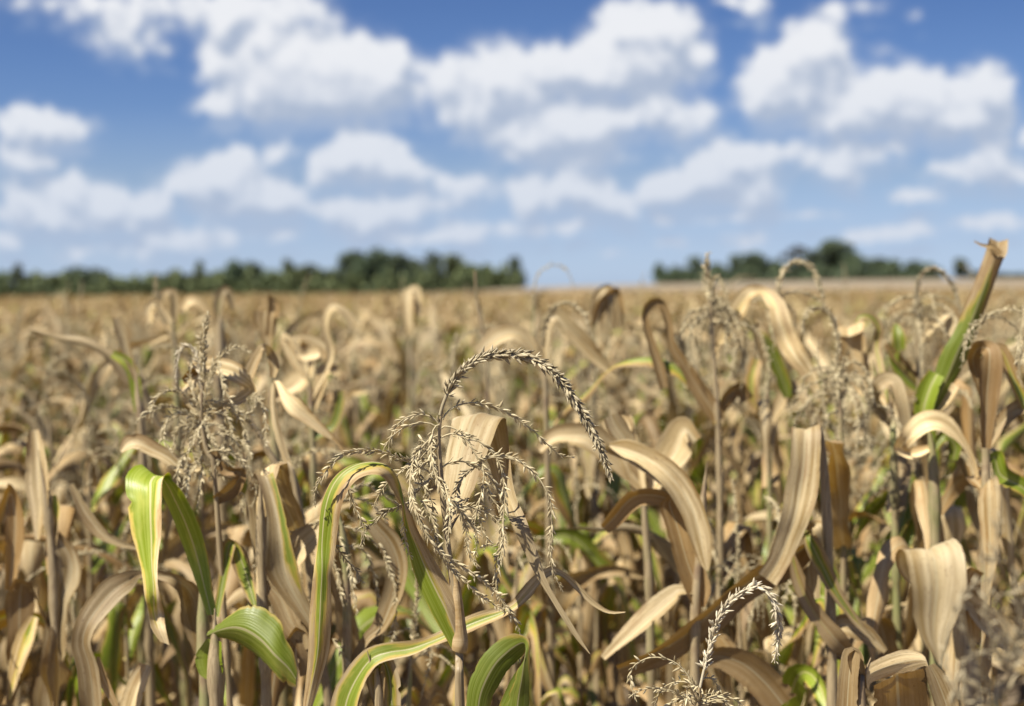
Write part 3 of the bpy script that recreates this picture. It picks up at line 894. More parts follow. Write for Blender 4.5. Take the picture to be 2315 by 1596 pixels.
# --- plant whose tassel hangs behind the hero's left arching leaf
p = Plant(C1, 1.98, [(330, 1080), (400, 1300), (430, 1700), (430, 2440)], 'dry maize plant with thin tan tassel branches curling behind the arching green-centred leaf', 21)
for b in ([(250, 1240), (160, 1290), (80, 1330), (50, 1400), (60, 1480), (100, 1560), (150, 1650)], [(260, 1250), (190, 1300), (140, 1360), (150, 1450), (200, 1540)],
          [(350, 1120), (500, 1100), (600, 1140), (680, 1220), (700, 1330), (740, 1380)], [(450, 1050), (560, 1010), (680, 1080), (740, 1120)],
          [(380, 1270), (500, 1300), (600, 1370), (660, 1430), (700, 1560), (740, 1680), (745, 1850), (710, 2050), (760, 2200)], [(400, 1400), (520, 1420), (580, 1520), (620, 1680), (640, 1900), (650, 2010)],
          [(360, 1300), (420, 1450), (470, 1600), (480, 1720), (500, 1850)], [(330, 1450), (370, 1600), (400, 1720), (420, 1800)], [(340, 2000), (400, 2100), (430, 2200), (420, 2260)]):
    p.branch(b, per=.005)
p.cw([(430, 2200, 40), (560, 2000, 60), (660, 1400 + 500, 110), (760, 1600, 130), (720, 1400, 150), (600, 1250, 120)], tint=.3)
p.cw([(330, 1200, 60), (250, 1300, 120), (60, 1520, 190), (90, 1750, 200), (200, 1950, 150), (190, 2150, 60)], tint=.2, tilt=.5)

# --- pale leaf arching behind the hero's stalk and green leaves in front
p = Plant(C2, 1.74, [(560, 840), (600, 1000), (640, 1196)], 'maize plant whose long pale green leaf crosses low behind the focused stalk', 22, lower=3)
p.cw([(400, 1330, 160), (430, 1150, 170), (500, 1000, 150), (590, 890, 130), (700, 850, 110), (830, 830, 95), (950, 790, 75), (1060, 745, 80), (1180, 690, 100), (1300, 640, 95), (1410, 600, 80),
      (1500, 555, 60), (1580, 475, 80), (1660, 385, 70), (1740, 330, 55), (1820, 350, 36), (1900, 420, 42), (2000, 520, 40), (2110, 590, 22), (2220, 592, 8)], n=70, m=11,
     g=[(0, .7), (.3, .55), (.5, .35), (.62, .2), (.7, -.4), (1, -.6)], tint=.1, curl=.25, label='long pale leaf, green turning to tan at its tip')
p.cw([(640, 1196, 60), (620, 1000, 120), (660, 900, 160), (700, 1000, 140), (720, 1196, 130)], tint=.3, g=.1)

p = Plant(C2, 1.56, [(1400, 1240), (1402, 1340), (1405, 1500)], 'young maize plant with broad fresh green leaves low beside the focused stalk', 23, r0=.008)
p.edges([(1250, 1420, 1330, 1420), (1205, 1300, 1335, 1300), (1200, 1150, 1365, 1150), (1225, 1020, 1412, 1060), (1300, 880, 1470, 965), (1390, 790, 1530, 905), (1475, 742, 1575, 860, -.004),
         (1545, 745, 1598, 830, -.012), (1590, 775, 1580, 905, -.02), (1606, 880, 1530, 960, -.022), (1604, 1000, 1500, 1060, -.022), (1602, 1150, 1460, 1160, -.02), (1600, 1320, 1430, 1320, -.02)],
        n=60, m=13, g=[(0, 1.2), (.45, 1.1), (.55, .6), (.62, .8), (1, 1.3)], gc=0.0, tint=.1, curl=.25, wave=.02, label='broad green leaf folded over at its yellowing tip')
p.cw([(1405, 1400, 60), (1440, 1250, 90), (1490, 1130, 90), (1540, 1010, 70), (1580, 930, 30)], g=1.0, tint=.2)

# --- left group
p = Plant(C3, 1.84, [(1290, 1010), (1290, 1200), (1300, 1596)], 'maize plant with hanging bright green leaf edged in pink-tan at left', 31, r0=.012, r1=.009)
p.edges([(1240, 1050, 1300, 1050, .05), (1190, 900, 1270, 880, .06), (1120, 700, 1235, 660, .07), (1050, 520, 1180, 480, .06), (990, 380, 1110, 340, .05), (940, 250, 1050, 260, .03),
         (860, 195, 1015, 215, .06, .03), (785, 235, 1008, 235, .04, -.0), (775, 300, 1004, 290, .025, -.015), (785, 420, 1000, 420, .015, -.025), (810, 560, 992, 600, .01, -.03), (838, 700, 976, 760, 0, -.03), (865, 850, 975, 900, -.01, -.03), (875, 1000, 978, 1040, -.02, 0),
         (905, 1120, 995, 1130, -.02), (965, 1210, 1018, 1232, -.02)], n=64, m=11, g=[(0, 1.2), (.42, 1.1), (.52, .85), (.75, .7), (.88, .45), (.95, .0), (1, -.5)],
        gc=[(0, 0), (.45, -.1), (.55, -.28), (1, -.2)], curl=.22, tint=.05, wave=.03, label='hanging green leaf with a dry pinkish margin')
p.edges([(1235, 1160, 1245, 1185), (1330, 1080, 1325, 1195, -.01), (1420, 1012, 1400, 1235, -.02), (1500, 1000, 1480, 1290, -.03), (1590, 1060, 1565, 1350, -.04), (1665, 1155, 1650, 1430, -.05), (1742, 1260, 1725, 1480, -.05), (1782, 1380, 1772, 1490, -.05)],
        n=40, m=11, g=[(0, 1.1), (.6, 1.0), (.9, .95), (1, .8)], tint=.05, curl=.4, wave=.03, label='short broad pale green leaf bending down right')
p.cw([(1300, 1060, 40, .12), (1340, 820, 60, .14), (1380, 620, 80, .15), (1420, 660, 90, .15), (1480, 820, 100, .14), (1530, 1000, 50, .12)], g=[(0, .7), (1, .5)], tint=.6, tilt=.1)
p.cw([(1295, 1200, 90), (1270, 1300, 160), (1280, 1380, 150), (1300, 1440, 60)], g=1.2, tint=.4)

p = Plant(C3, 1.98, [(1200, 780), (1215, 1000), (1225, 1250), (1235, 1596)], 'dry maize plant with wide brown leaf arching left below the hanging green leaf', 32, r0=.011, r1=.008)
p.cw([(1225, 1300, 90, .03), (1190, 1080, 190, .03), (1150, 930, 150, .02), (1060, 840, 90), (950, 812, 50), (840, 805, 46), (760, 850, 120, -.02), (680, 900, 150, -.03), (590, 1000, 150, -.04), (520, 1110, 130, -.05), (495, 1220, 120, -.05),
      (530, 1350, 130, -.05), (550, 1500, 135, -.05), (560, 1640, 130, -.05)], n=70, m=11, tilt=.15, tint=.35, wave=.07, curl=.3, label='wide brown leaf arching over to the left')
p.cw([(590, 1300, 20, -.05), (620, 1420, 60, -.05), (680, 1560, 40, -.05), (720, 1640, 20, -.05)], tint=.5)
p.cw([(760, 1700, 110), (810, 1530, 120), (850, 1430, 110), (885, 1350, 80)], tint=.0)

p = Plant(C3, 2.3, [(230, 60), (300, 500), (330, 1000), (340, 1596)], 'dry maize plant with long pale leaves hanging straight down at the left edge', 33, r0=.011, r1=.007, fill=4)
p.cw([(210, -60, 60), (225, 60, 110), (232, 250, 140), (240, 400, 115), (230, 520, 60), (225, 600, 25)], tint=.05, tilt=.2)
p.cw([(330, 560, 60), (410, 690, 130), (420, 820, 150), (370, 960, 110), (350, 1100, 130), (335, 1300, 150), (300, 1500, 160), (290, 1640, 160)], tint=.1, tilt=.2)
p.cw([(210, 1060, 50), (160, 1190, 110), (115, 1330, 100), (75, 1480, 50), (60, 1560, 20)], tint=.0, g=.1)
p.cw([(330, 330, 30), (340, 420, 70), (330, 520, 60), (310, 640, 60), (330, 720, 30)], tint=.0, g=.3)
p.cw([(425, 265, 30), (510, 430, 75), (600, 550, 75), (710, 615, 45), (830, 650, 18)], tint=.1, tilt=.2)
p.cw([(60, 900, 60), (90, 500, 120), (60, 320, 150), (20, 500, 120)], tint=.9)

p = Plant(C3, 1.95, [(1560, 180), (1570, 700), (1585, 1100), (1600, 1596)], 'maize plant with tan leaf carrying a green stripe, left of the focused plant', 34, r0=.011, r1=.006)
p.edges([(1560, 1000, 1620, 1000, .03), (1530, 750, 1620, 750, .04), (1490, 520, 1600, 520, .04), (1468, 370, 1590, 380, .03), (1490, 290, 1610, 260, .01), (1530, 215, 1640, 205, 0), (1570, 300, 1672, 300, -.01), (1600, 430, 1708, 440, -.02),
         (1605, 600, 1750, 610, -.03), (1600, 780, 1795, 760, -.03), (1680, 920, 1835, 900, -.03), (1790, 1060, 1875, 1020, -.03), (1870, 1150, 1900, 1130, -.03)], n=60, m=11,
        g=[(0, -.6), (.38, -.4), (.5, .25), (.75, .25), (.9, -.3), (1, -.6)], gc=.62, tint=.1, wave=.04, label='tan leaf with a yellow-green stripe')
p.cw([(1590, 850, 30), (1680, 950, 120), (1740, 1080, 120), (1800, 1180, 110), (1830, 1260, 60)], tint=.3)
p.cw([(1600, 1300, 60), (1720, 1250, 90), (1780, 1150, 80), (1840, 1260, 120), (1870, 1400, 140)], tint=.8)

# --- left tassel plant
p = Plant(C8, 1.98, [(668, 640), (650, 800), (650, 980), (700, 1250), (770, 1596)], 'maize plant with upright beaded tassel spike over a tangle of curled branches', 35, r0=.008, r1=.0025)
p.spike([(665, 660), (662, 560), (668, 430), (680, 260), (695, 100)], r=.0018, per=.0044, rows=4, length=.0105, width=.002, spread=.5, tr=(.1, .9))
for b in ([(655, 720), (640, 560), (610, 440), (560, 375), (500, 375), (450, 440), (435, 540), (445, 650)],):
    p.branch(b, per=.0030, rows=3, mat=TASSEL_P)
for b in ([(640, 900), (560, 800), (480, 740), (380, 722), (290, 780), (250, 880), (268, 980)], [(640, 950), (500, 890), (380, 850), (250, 880), (160, 950), (110, 1010)],
          [(645, 960), (560, 920), (450, 900), (375, 960), (340, 1100), (400, 1260)], [(660, 850), (720, 640), (765, 480), (800, 560), (825, 680), (880, 810), (960, 900), (1040, 905), (1085, 800), (1150, 720)],
          [(690, 760), (740, 560), (810, 450), (890, 405), (980, 398), (1050, 440)], [(1010, 800), (1080, 770), (1140, 850), (1165, 1000), (1150, 1160)], [(650, 960), (720, 1080), (780, 1180), (850, 1280), (900, 1340)],
          [(650, 980), (560, 1040), (560, 1150), (600, 1280), (640, 1400)], [(700, 900), (820, 900), (880, 980), (905, 1100), (870, 1200), (760, 1310), (720, 1450)], [(650, 900), (590, 760), (560, 620), (560, 500), (590, 420)],
          [(700, 1150), (760, 1240), (800, 1350), (830, 1500)], [(660, 1000), (690, 1090), (740, 1150), (800, 1220), (850, 1320)], [(640, 1000), (480, 1000), (430, 1120), (440, 1250), (400, 1330)], [(660, 1200), (620, 1300), (560, 1400), (540, 1520)]):
    p.branch(b, per=.0042)
p.more_branches(9, (655, 780, 260, 10), lo=.09, hi=.19)
p.more_branches(9, (700, 1050, 420, 40), lo=.08, hi=.17)
p.cw([(760, 900, 60, .04), (1060, 740, 110, .04), (940, 600, 150, .03), (780, 545, 150, .03), (620, 520, 90, .03), (540, 520, 40, .03)], tint=.0, tilt=.6)
p.cw([(540, 660, 60, .04), (600, 690, 230, .03), (630, 780, 220, .03), (700, 880, 140, .03), (740, 960, 60, .03)], tint=.0, tilt=.2)
p.cw([(500, 640, 40, .05), (580, 610, 140, .05), (690, 620, 90, .05)], tint=1.0)
p.cw([(640, 1350, 50), (500, 1340, 110), (380, 1250, 110), (260, 1190, 120), (150, 1140, 130), (70, 1150, 110), (10, 1210, 30)], tint=.0, tilt=.4)
p.cw([(760, 1596, 80), (900, 1500, 120), (960, 1380, 110), (830, 1350, 80), (740, 1180, 60)], tint=.9)

p = Plant(C8, 2.15, [(1010, 720), (1030, 900), (1120, 1100), (1300, 1400), (1420, 1596)], 'maize plant with tent-folded leaf and broad bright triangular leaf, left of centre', 36, r0=.01, r1=.004, fill=4)
p.cw([(990, 740, 60), (1020, 640, 85), (1065, 520, 85), (1110, 430, 70), (1145, 378, 60), (1200, 420, 70, .02), (1235, 520, 80, .02), (1225, 620, 50, .02)], tint=.3, n=50)
p.edges([(1420, 1560, 1460, 1550), (1300, 1280, 1360, 1280), (1215, 1000, 1275, 1000), (1200, 780, 1240, 770), (1225, 640, 1262, 645), (1285, 800, 1345, 730, -.02), (1350, 910, 1430, 800, -.03), (1460, 975, 1520, 895, -.03),
         (1570, 1050, 1610, 985, -.03), (1680, 1115, 1700, 1095, -.03)], n=60, m=9, tint=.0, curl=.15, label='bright tan leaf spreading to a triangle')
p.cw([(1420, 780, 24), (1520, 900, 30), (1650, 1040, 28), (1790, 1200, 24)], tint=.7)

# --- curled bleached tassel low right of centre
p = Plant(C6, 1.60, [(545, 1240), (535, 1343), (540, 1500)], 'maize plant with hooked bleached-white tassel spike low right of the focused plant', 41, r0=.006, r1=.002, tassel_mat=TASSEL)
p.spike([(540, 1290), (548, 1240), (572, 1130), (602, 1000), (640, 880), (690, 790), (760, 718), (840, 682), (900, 695), (945, 755), (965, 840), (966, 930), (962, 1020), (960, 1110)], r=.0018, per=.0042, rows=4, length=.0105, width=.0019,
        spread=.45, start=.12, mat=TASSEL_P, dd=(0, 0, -.01, .01), tr=(.3, 1))
for b in ([(532, 1260), (490, 1190), (430, 1120), (350, 1080), (270, 1075), (200, 1112), (172, 1170), (180, 1245), (205, 1320)], [(525, 1343), (440, 1290), (380, 1255), (270, 1245), (200, 1272), (160, 1315)],
          [(545, 1320), (620, 1290), (700, 1300), (790, 1340)], [(555, 1200), (600, 1185), (632, 1240), (622, 1300), (600, 1345)], [(530, 1330), (500, 1240), (470, 1260), (480, 1345)], [(540, 1343), (640, 1310), (720, 1360), (760, 1450)]):
    p.branch(b, per=.0062)
p.more_branches(4, (545, 1260, 120), lo=.06, hi=.12)

# --- right group
p = Plant(C7, 2.6, [(205, 400), (215, 600), (235, 900), (255, 1220), (262, 1481), (270, 1700), (270, 2200)], 'maize plant with straight upright tassel above the horizon and golden arched leaf', 51, r0=.015, r1=.003, fill=4)
p.spike([(208, 420), (205, 330), (200, 220), (193, 85)], r=.002, per=.0042, rows=5, length=.012, width=.0021, spread=.45)
for b in ([(206, 420), (215, 300), (250, 240), (300, 330), (345, 480), (400, 620), (430, 720)], [(208, 440), (240, 380), (290, 440), (320, 580), (315, 740), (330, 860)], [(215, 480), (290, 440), (400, 560), (500, 600), (560, 680), (592, 850), (572, 1020), (535, 1190)],
          [(206, 440), (120, 470), (50, 500), (28, 600), (60, 700)], [(208, 470), (130, 560), (110, 680), (150, 760)], [(210, 430), (170, 340), (160, 250)], [(212, 500), (260, 520), (360, 640), (420, 760), (430, 880), (400, 1000)],
          [(215, 560), (320, 560), (380, 700), (360, 860), (330, 960)], [(210, 450), (280, 400), (340, 520), (360, 640)]):
    p.branch(b, per=.0046)
p.more_branches(7, (212, 440, 120), lo=.1, hi=.2)
p.cw([(235, 800, 40, .03), (275, 680, 90, .03), (360, 530, 120, .02), (420, 420, 120, .01), (475, 355, 90), (560, 350, 70), (640, 430, 120, -.02), (675, 540, 135, -.03), (715, 660, 145, -.03), (780, 780, 140, -.04), (850, 880, 110, -.04), (900, 980, 70, -.04), (935, 1090, 25, -.04)],
     n=64, m=11, tint=-.4, g=[(0, -.3), (.4, -.18), (.7, -.2), (1, -.5)], tilt=.3, label='golden tan leaf arched over like a hairpin')  # sunlit brightness put into the colour by negative tint
p.cw([(262, 1215, 90), (190, 1100, 110), (110, 980, 105), (30, 840, 80), (-60, 700, 60), (-80, 560, 55), (-120, 440, 60), (-170, 410, 55), (-220, 450, 55), (-235, 540, 45), (-200, 680, 60), (-150, 830, 75), (-110, 1000, 60)], n=64, tint=.75, tilt=.4,
     label='narrow brown leaf bent into a loop')
p.cw([(258, 1180, 40, .03), (330, 1050, 90, .03), (400, 1000, 100, .04), (450, 1080, 100, .04)], tint=.9)

p = Plant(C7, 2.8, [(640, 430), (600, 800), (590, 1200), (600, 1481)], 'maize plant with bowed tassel hooked to the right against the tree line', 52, r0=.01, r1=.003, fill=4)
p.spike([(648, 420), (660, 340), (685, 250), (725, 180), (785, 148), (850, 165), (900, 225), (935, 310), (965, 390), (985, 450)], r=.002, per=.0042, rows=4, length=.011, width=.002, spread=.4)
p.more_branches(5, (640, 440, 150), lo=.1, hi=.2)
p.cw([(600, 900, 40), (540, 700, 60), (510, 570, 50), (560, 620, 70, -.02), (615, 740, 85, -.02), (665, 870, 95, -.02), (705, 980, 90, -.02), (725, 1060, 50, -.02)], g=[(0, -.5), (.45, -.2), (.6, .8), (1, 1.0)], tint=.4, label='leaf turning from brown fold to fresh green')
p.cw([(600, 1250, 60), (640, 1160, 80), (690, 1080, 90), (735, 1008, 110), (790, 1000, 80), (850, 1080, 70, -.02), (910, 1220, 80, -.02), (980, 1360, 90, -.02), (1040, 1460, 70, -.02)], n=50, tint=.3)
p.cw([(590, 1200, 60, .05), (500, 1100, 100, .05), (480, 950, 110, .05), (520, 800, 90, .05)], tint=.6, g=.2)

p = Plant(C7, 2.45, [(1060, 900), (1075, 1100), (1085, 1300), (1095, 1481), (1100, 1800)], 'maize plant with dense curled ball of tassel branches at right of centre', 53, r0=.009, r1=.0028, fill=4)
p.spike([(1062, 960), (1055, 820), (1066, 720), (1055, 620), (1020, 520), (965, 455), (900, 450), (850, 490), (828, 560), (835, 640)], r=.0018, per=.0042, rows=4, length=.010, width=.0018, spread=.4)
for b in ([(1065, 900), (1000, 880), (970, 960), (960, 1080), (1000, 1220), (1060, 1300), (1120, 1380)], [(1070, 950), (1120, 830), (1190, 830), (1260, 900), (1285, 1000), (1290, 1120), (1240, 1200), (1200, 1300), (1190, 1400)],
          [(1070, 1000), (1150, 900), (1220, 960), (1260, 1080), (1250, 1200)], [(1075, 1050), (1000, 1000), (950, 900), (930, 760), (940, 680)], [(1240, 1140), (1310, 1110), (1400, 1140), (1460, 1220), (1495, 1320), (1500, 1420)],
          [(1075, 1080), (1130, 1000), (1200, 1050), (1230, 1180), (1180, 1260)], [(1065, 960), (1020, 940), (1040, 1060), (1100, 1140), (1170, 1160)], [(1070, 900), (1120, 760), (1125, 740)], [(1070, 1150), (1000, 1180), (970, 1280), (1010, 1380), (1080, 1440)],
          [(1080, 1200), (1180, 1220), (1250, 1290), (1240, 1400)], [(1080, 1200), (1060, 1330), (1110, 1420), (1180, 1460), (1270, 1440), (1300, 1330)]):
    p.branch(b, per=.0042)
p.more_branches(14, (1075, 880, 260, 14), lo=.09, hi=.17)

p = Plant(C5, 2.1, [(1190, 1000), (1210, 1100), (1225, 1300), (1240, 1600), (1260, 2100), (1270, 2588)], 'maize plant with broad sunlit tan leaf hanging forward in front of yellowing leaves', 54, r0=.011, r1=.006, fill=0)
p.edges([(1180, 1300, 1230, 1300, .04), (1120, 1180, 1230, 1180, .04), (1060, 1085, 1210, 1085, .02), (1045, 1068, 1200, 1075, -.005), (1042, 1120, 1202, 1130, -.02), (1034, 1250, 1196, 1265, -.03), (1005, 1395, 1186, 1425, -.04),
         (990, 1525, 1150, 1550, -.05), (958, 1650, 1100, 1670, -.05), (915, 1780, 1035, 1810, -.05), (860, 1860, 960, 1930, -.05)], n=60, m=11, tint=.0, curl=.2, wave=.03, fold=.12, label='broad bright tan leaf hanging straight down')
p.cw([(1220, 1640, 50, .02), (1100, 1740, 110, .02), (980, 1820, 130, .02), (850, 1900, 135, .0), (700, 2005, 135, .0), (560, 2125, 135), (440, 2230, 120), (300, 2310, 110), (100, 2395, 90)], n=50, tint=.85, tilt=.7)  # shaded crossing leaf, its shade painted as a browner tint
p.cw([(1240, 2300, 60), (1380, 2320, 60), (1300, 2240, 110, -.02), (1200, 2120, 95, -.02), (1130, 2005, 90, -.02), (1075, 1870, 75, -.02), (1045, 1745, 25, -.02)], g=[(0, -.5), (.3, -.4), (.7, .0), (1, .3)], tint=.6)
p.cw([(1255, 1900, 30), (1180, 1760, 60), (1120, 1630, 60), (1150, 1690, 75, -.02), (1225, 1840, 90, -.02), (1300, 1985, 65, -.02), (1400, 2125, 45, -.02), (1500, 2235, 18, -.02)], g=[(0, .8), (.6, .45), (.8, .1), (1, -.5)], tint=.2,
     label='thin leaf with yellow-green edges')
p.cw([(1240, 1700, 60), (1200, 1600, 100), (1160, 1620, 110, .03), (1140, 1800, 120, .03), (1150, 2000, 110, .03)], tint=.1)
p.cw([(1250, 2200, 90), (1330, 2150, 120), (1450, 2200, 100), (1560, 2290, 30)], tint=.2)

p = Plant(C5, 2.1, [(585, 1250), (560, 1500), (540, 1800), (520, 2100), (520, 2588)], 'maize plant with sickle-shaped tan leaf curving down right of the focused tassel', 55, r0=.011, r1=.006, fill=1)
p.cw([(560, 1500, 40, .04), (440, 1420, 70, .04), (200, 1250, 60, .03), (30, 1170, 45), (120, 1180, 90, -.01), (240, 1225, 110, -.02), (350, 1300, 130, -.03), (440, 1400, 140, -.03), (505, 1520, 130, -.03), (548, 1660, 120, -.03), (572, 1790, 70, -.03), (587, 1850, 16, -.03)],
     n=60, m=11, tint=-.3, tilt=.3, label='sickle-shaped tan leaf')  # colour lightened by its tint to look sunlit
p.cw([(540, 2050, 60), (530, 1950, 140), (470, 1780, 140), (420, 1600, 130), (380, 1480, 110), (420, 1450, 60)], tint=.8)
p.cw([(430, 1480, 50, .02), (300, 1440, 90, .02), (180, 1455, 100, .02), (80, 1560, 90, .02), (20, 1620, 60, .02)], tint=.9)
p.cw([(500, 1960, 40), (430, 1960, 60), (400, 1985, 90), (310, 2060, 110), (210, 2150, 105), (110, 2240, 70), (20, 2330, 35)], tint=.0, tilt=.5)
p.cw([(540, 2350, 60), (640, 2320, 110), (780, 2360, 165), (900, 2460, 185), (1000, 2580, 180)], tint=.75)  # low leaf in shade, darkened through its brown tint
p.cw([(60, 1000, 90), (90, 1060, 110), (140, 1130, 90), (200, 1230, 60), (330, 1330, 30)], tint=.0)

p = Plant(C7, 2.3, [(1660, 1180), (1680, 1300), (1700, 1481), (1720, 2000)], 'tall maize plant with single leaf standing above the horizon at far right', 56, r0=.011, r1=.008, fill=4)
p.edges([(1650, 1190, 1710, 1190), (1680, 1060, 1790, 1060), (1722, 900, 1890, 900), (1765, 760, 1962, 760), (1850, 620, 2012, 610), (1925, 440, 2072, 440), (1985, 290, 2122, 290), (2035, 160, 2168, 165), (2066, 70, 2198, 82),
         (2078, 24, 2207, 40, -.004), (2084, 2, 2206, 8, -.02), (2080, 30, 2202, 42, -.036), (2084, 80, 2196, 92, -.042), (2112, 125, 2176, 132, -.044)],
        n=64, m=11, tint=.55, curl=.3, wave=.02, crump=.04, ragged=.2, g=[(0, 1.1), (.2, 1.0), (.42, .85), (.55, .5), (.68, .3), (.78, .0), (1, -.6)], gc=[(0, -.1), (.4, -.15), (.6, .1), (1, 0)], label='tall upright leaf, brown with a green base')
p.cw([(2150, 100, 50, -.05), (2110, 48, 34, -.05), (2060, 42, 22, -.05), (2020, 30, 15, -.05), (1980, 8, 8, -.05)], tint=.6)
p.cw([(1690, 1400, 40), (1560, 1440, 80), (1490, 1400, 95), (1560, 1310, 110, -.03), (1650, 1240, 130, -.04), (1740, 1230, 120, -.04), (1820, 1275, 100, -.04), (1885, 1340, 62, -.04), (1935, 1410, 40, -.04), (1975, 1500, 36, -.04), (2000, 1600, 30, -.04)],
     n=64, m=11, tint=.0, tilt=.45, label='pale tan leaf arching like a bridge')
p.cw([(1700, 1420, 40), (1780, 1320, 80), (1850, 1380, 95), (1840, 1480, 60)], g=1.0, tint=.3)
p.cw([(1660, 1190, 60), (1780, 1080, 90), (1860, 980, 60)], tint=.2)
p.cw([(1670, 1300, 60), (1640, 1150, 130), (1680, 1000, 140), (1730, 900, 110)], g=1.0, tint=.5)

p = Plant(C7, 2.8, [(1590, 560), (1600, 800), (1610, 1100), (1600, 1481)], 'maize plant with brown hooked tassel over a mass of fine drooping branches', 57, r0=.01, r1=.003, fill=4)
p.spike([(1595, 560), (1590, 420), (1600, 300), (1640, 215), (1700, 190), (1770, 220), (1830, 300), (1870, 400), (1890, 500)], r=.002, per=.0042, rows=4, length=.010, width=.0018, spread=.35, mat=TASSEL_D)
p.more_branches(16, (1600, 380, 320, 10), lo=.1, hi=.2)
p.cw([(1600, 1000, 60), (1500, 900, 90), (1440, 800, 60), (1470, 640, 80), (1450, 560, 50), (1470, 640, 90, -.02), (1480, 740, 80, -.02)], g=.9, tint=.3)
p.cw([(1600, 700, 30), (1790, 500, 60), (1830, 520, 75), (1800, 640, 60)], tint=.0)
p.cw([(1640, 1000, 40), (1560, 900, 60), (1430, 760, 60), (1380, 700, 30)], tint=.9)

p = Plant(C7, 2.5, [(1400, 1000), (1420, 1250), (1440, 1481)], 'maize plant with square-shouldered pink-tan folded leaf right of the ball-shaped tassel', 58, r0=.01, r1=.006, fill=4)
p.cw([(1420, 1250, 40, .03), (1340, 1150, 80, .03), (1300, 1060, 90, .02), (1330, 990, 105), (1390, 945, 100), (1450, 960, 90, -.01), (1490, 1080, 85, -.02), (1520, 1230, 90, -.02), (1550, 1380, 90, -.02), (1570, 1500, 70, -.02)], n=60, tint=.15, label='folded leaf with square shoulders')
p.cw([(1400, 1100, 50, .2), (1240, 1000, 120, .25), (1180, 850, 190, .25), (1150, 700, 195, .25), (1140, 600, 190, .25), (1140, 590, 180, .2), (1145, 640, 180, .18)], n=40, tint=.3, tilt=.1)
p.cw([(1430, 1200, 40), (1330, 760, 60, .1), (1340, 600, 60, .1), (1290, 520, 60, .1), (1220, 510, 50, .1), (1180, 560, 40, .1)], tint=.4, g=.2)

p = Plant(C7, 2.2, [(2060, 760), (2050, 1000), (2055, 1250), (2060, 1481), (2060, 2000)], 'maize plant with dull brown leaf folded downward at the right edge', 59, r0=.011, r1=.006, fill=4)
p.cw([(2050, 1100, 40, .03), (1990, 900, 70, .03), (1975, 780, 90, .02), (2020, 725, 110), (2080, 740, 125, -.02), (2085, 860, 150, -.03), (2070, 1020, 130, -.03), (2060, 1200, 100, -.03), (2050, 1400, 70, -.03)], n=50, tint=.9, tilt=.3, label='dull brown leaf folded downward')
p.cw([(2055, 900, 30), (2100, 760, 60), (2150, 735, 75), (2195, 800, 85), (2240, 920, 90), (2290, 1030, 85), (2330, 1130, 75)], g=[(0, -.4), (.4, -.1), (.7, .35), (1, .6)], tint=.6)
p.cw([(2060, 1400, 60), (2150, 1250, 100), (2250, 1150, 100), (2330, 1120, 90)], tint=.3)
p.cw([(2055, 1500, 60), (2120, 1460, 100), (2160, 1580, 130), (2300, 1660, 120), (2400, 1750, 100)], g=.9, tint=.3)
p.more_branches(10, (2290, 480, 300, 20), lo=.1, hi=.2)

# --- near, out of focus at the lower right
p = Plant(C6, 1.27, [(1900, 520), (1940, 800), (1990, 1100), (2040, 1400)], 'blurred near maize plant with wide tan leaf bent over like a flap at lower right', 61, r0=.010, r1=.006)
p.edges([(1930, 700, 1960, 700, .05), (1740, 700, 1900, 680, .05), (1650, 640, 1880, 600, .045), (1625, 560, 1890, 510, .03), (1640, 508, 1925, 450, .0), (1662, 515, 1965, 480, -.02), (1678, 570, 1986, 560, -.03), (1698, 700, 1992, 680, -.035), (1712, 850, 1950, 850, -.035),
         (1745, 960, 1905, 950, -.035), (1815, 1060, 1870, 1060, -.035), (1850, 1120, 1860, 1120, -.035)], n=60, m=11, tint=.05, curl=.15, wave=.01, label='wide tan leaf bent over like a flap')
p.cw([(1950, 760, 60), (2020, 780, 100), (2110, 865, 140), (2220, 960, 150), (2330, 1060, 140), (2450, 1150, 100)], tint=.0, tilt=.2)
p.cw([(2040, 1000, 60), (2010, 700, 120), (2040, 610, 90), (2080, 640, 60)], tint=.7)

p = Plant(C6, 1.5, [(1480, 1080), (1440, 1200), (1420, 1450)], 'near maize plant with ridge-folded leaf, bright above and shaded below, lower right', 62, r0=.010, r1=.006)
p.edges([(1440, 1200, 1470, 1260), (1452, 1128, 1490, 1216), (1560, 1065, 1600, 1182), (1670, 1036, 1690, 1158), (1765, 1062, 1775, 1125), (1790, 1110, 1795, 1140)], n=30, tint=.0, curl=.1)
p.edges([(1490, 1222, 1760, 1128, -.0), (1488, 1300, 1770, 1230, .02), (1490, 1400, 1780, 1330, .03), (1500, 1500, 1780, 1430, .03)], n=20, tint=.8, curl=.1)  # lower face of the fold, shade put into its brown tint
p.cw([(1800, 1120, 60), (1840, 1200, 110), (1890, 1330, 130), (1920, 1450, 130)], tint=.3)
p.cw([(1430, 1250, 60), (1390, 1060, 80), (1380, 1040, 90), (1360, 1180, 110), (1350, 1350, 120)], tint=.5)

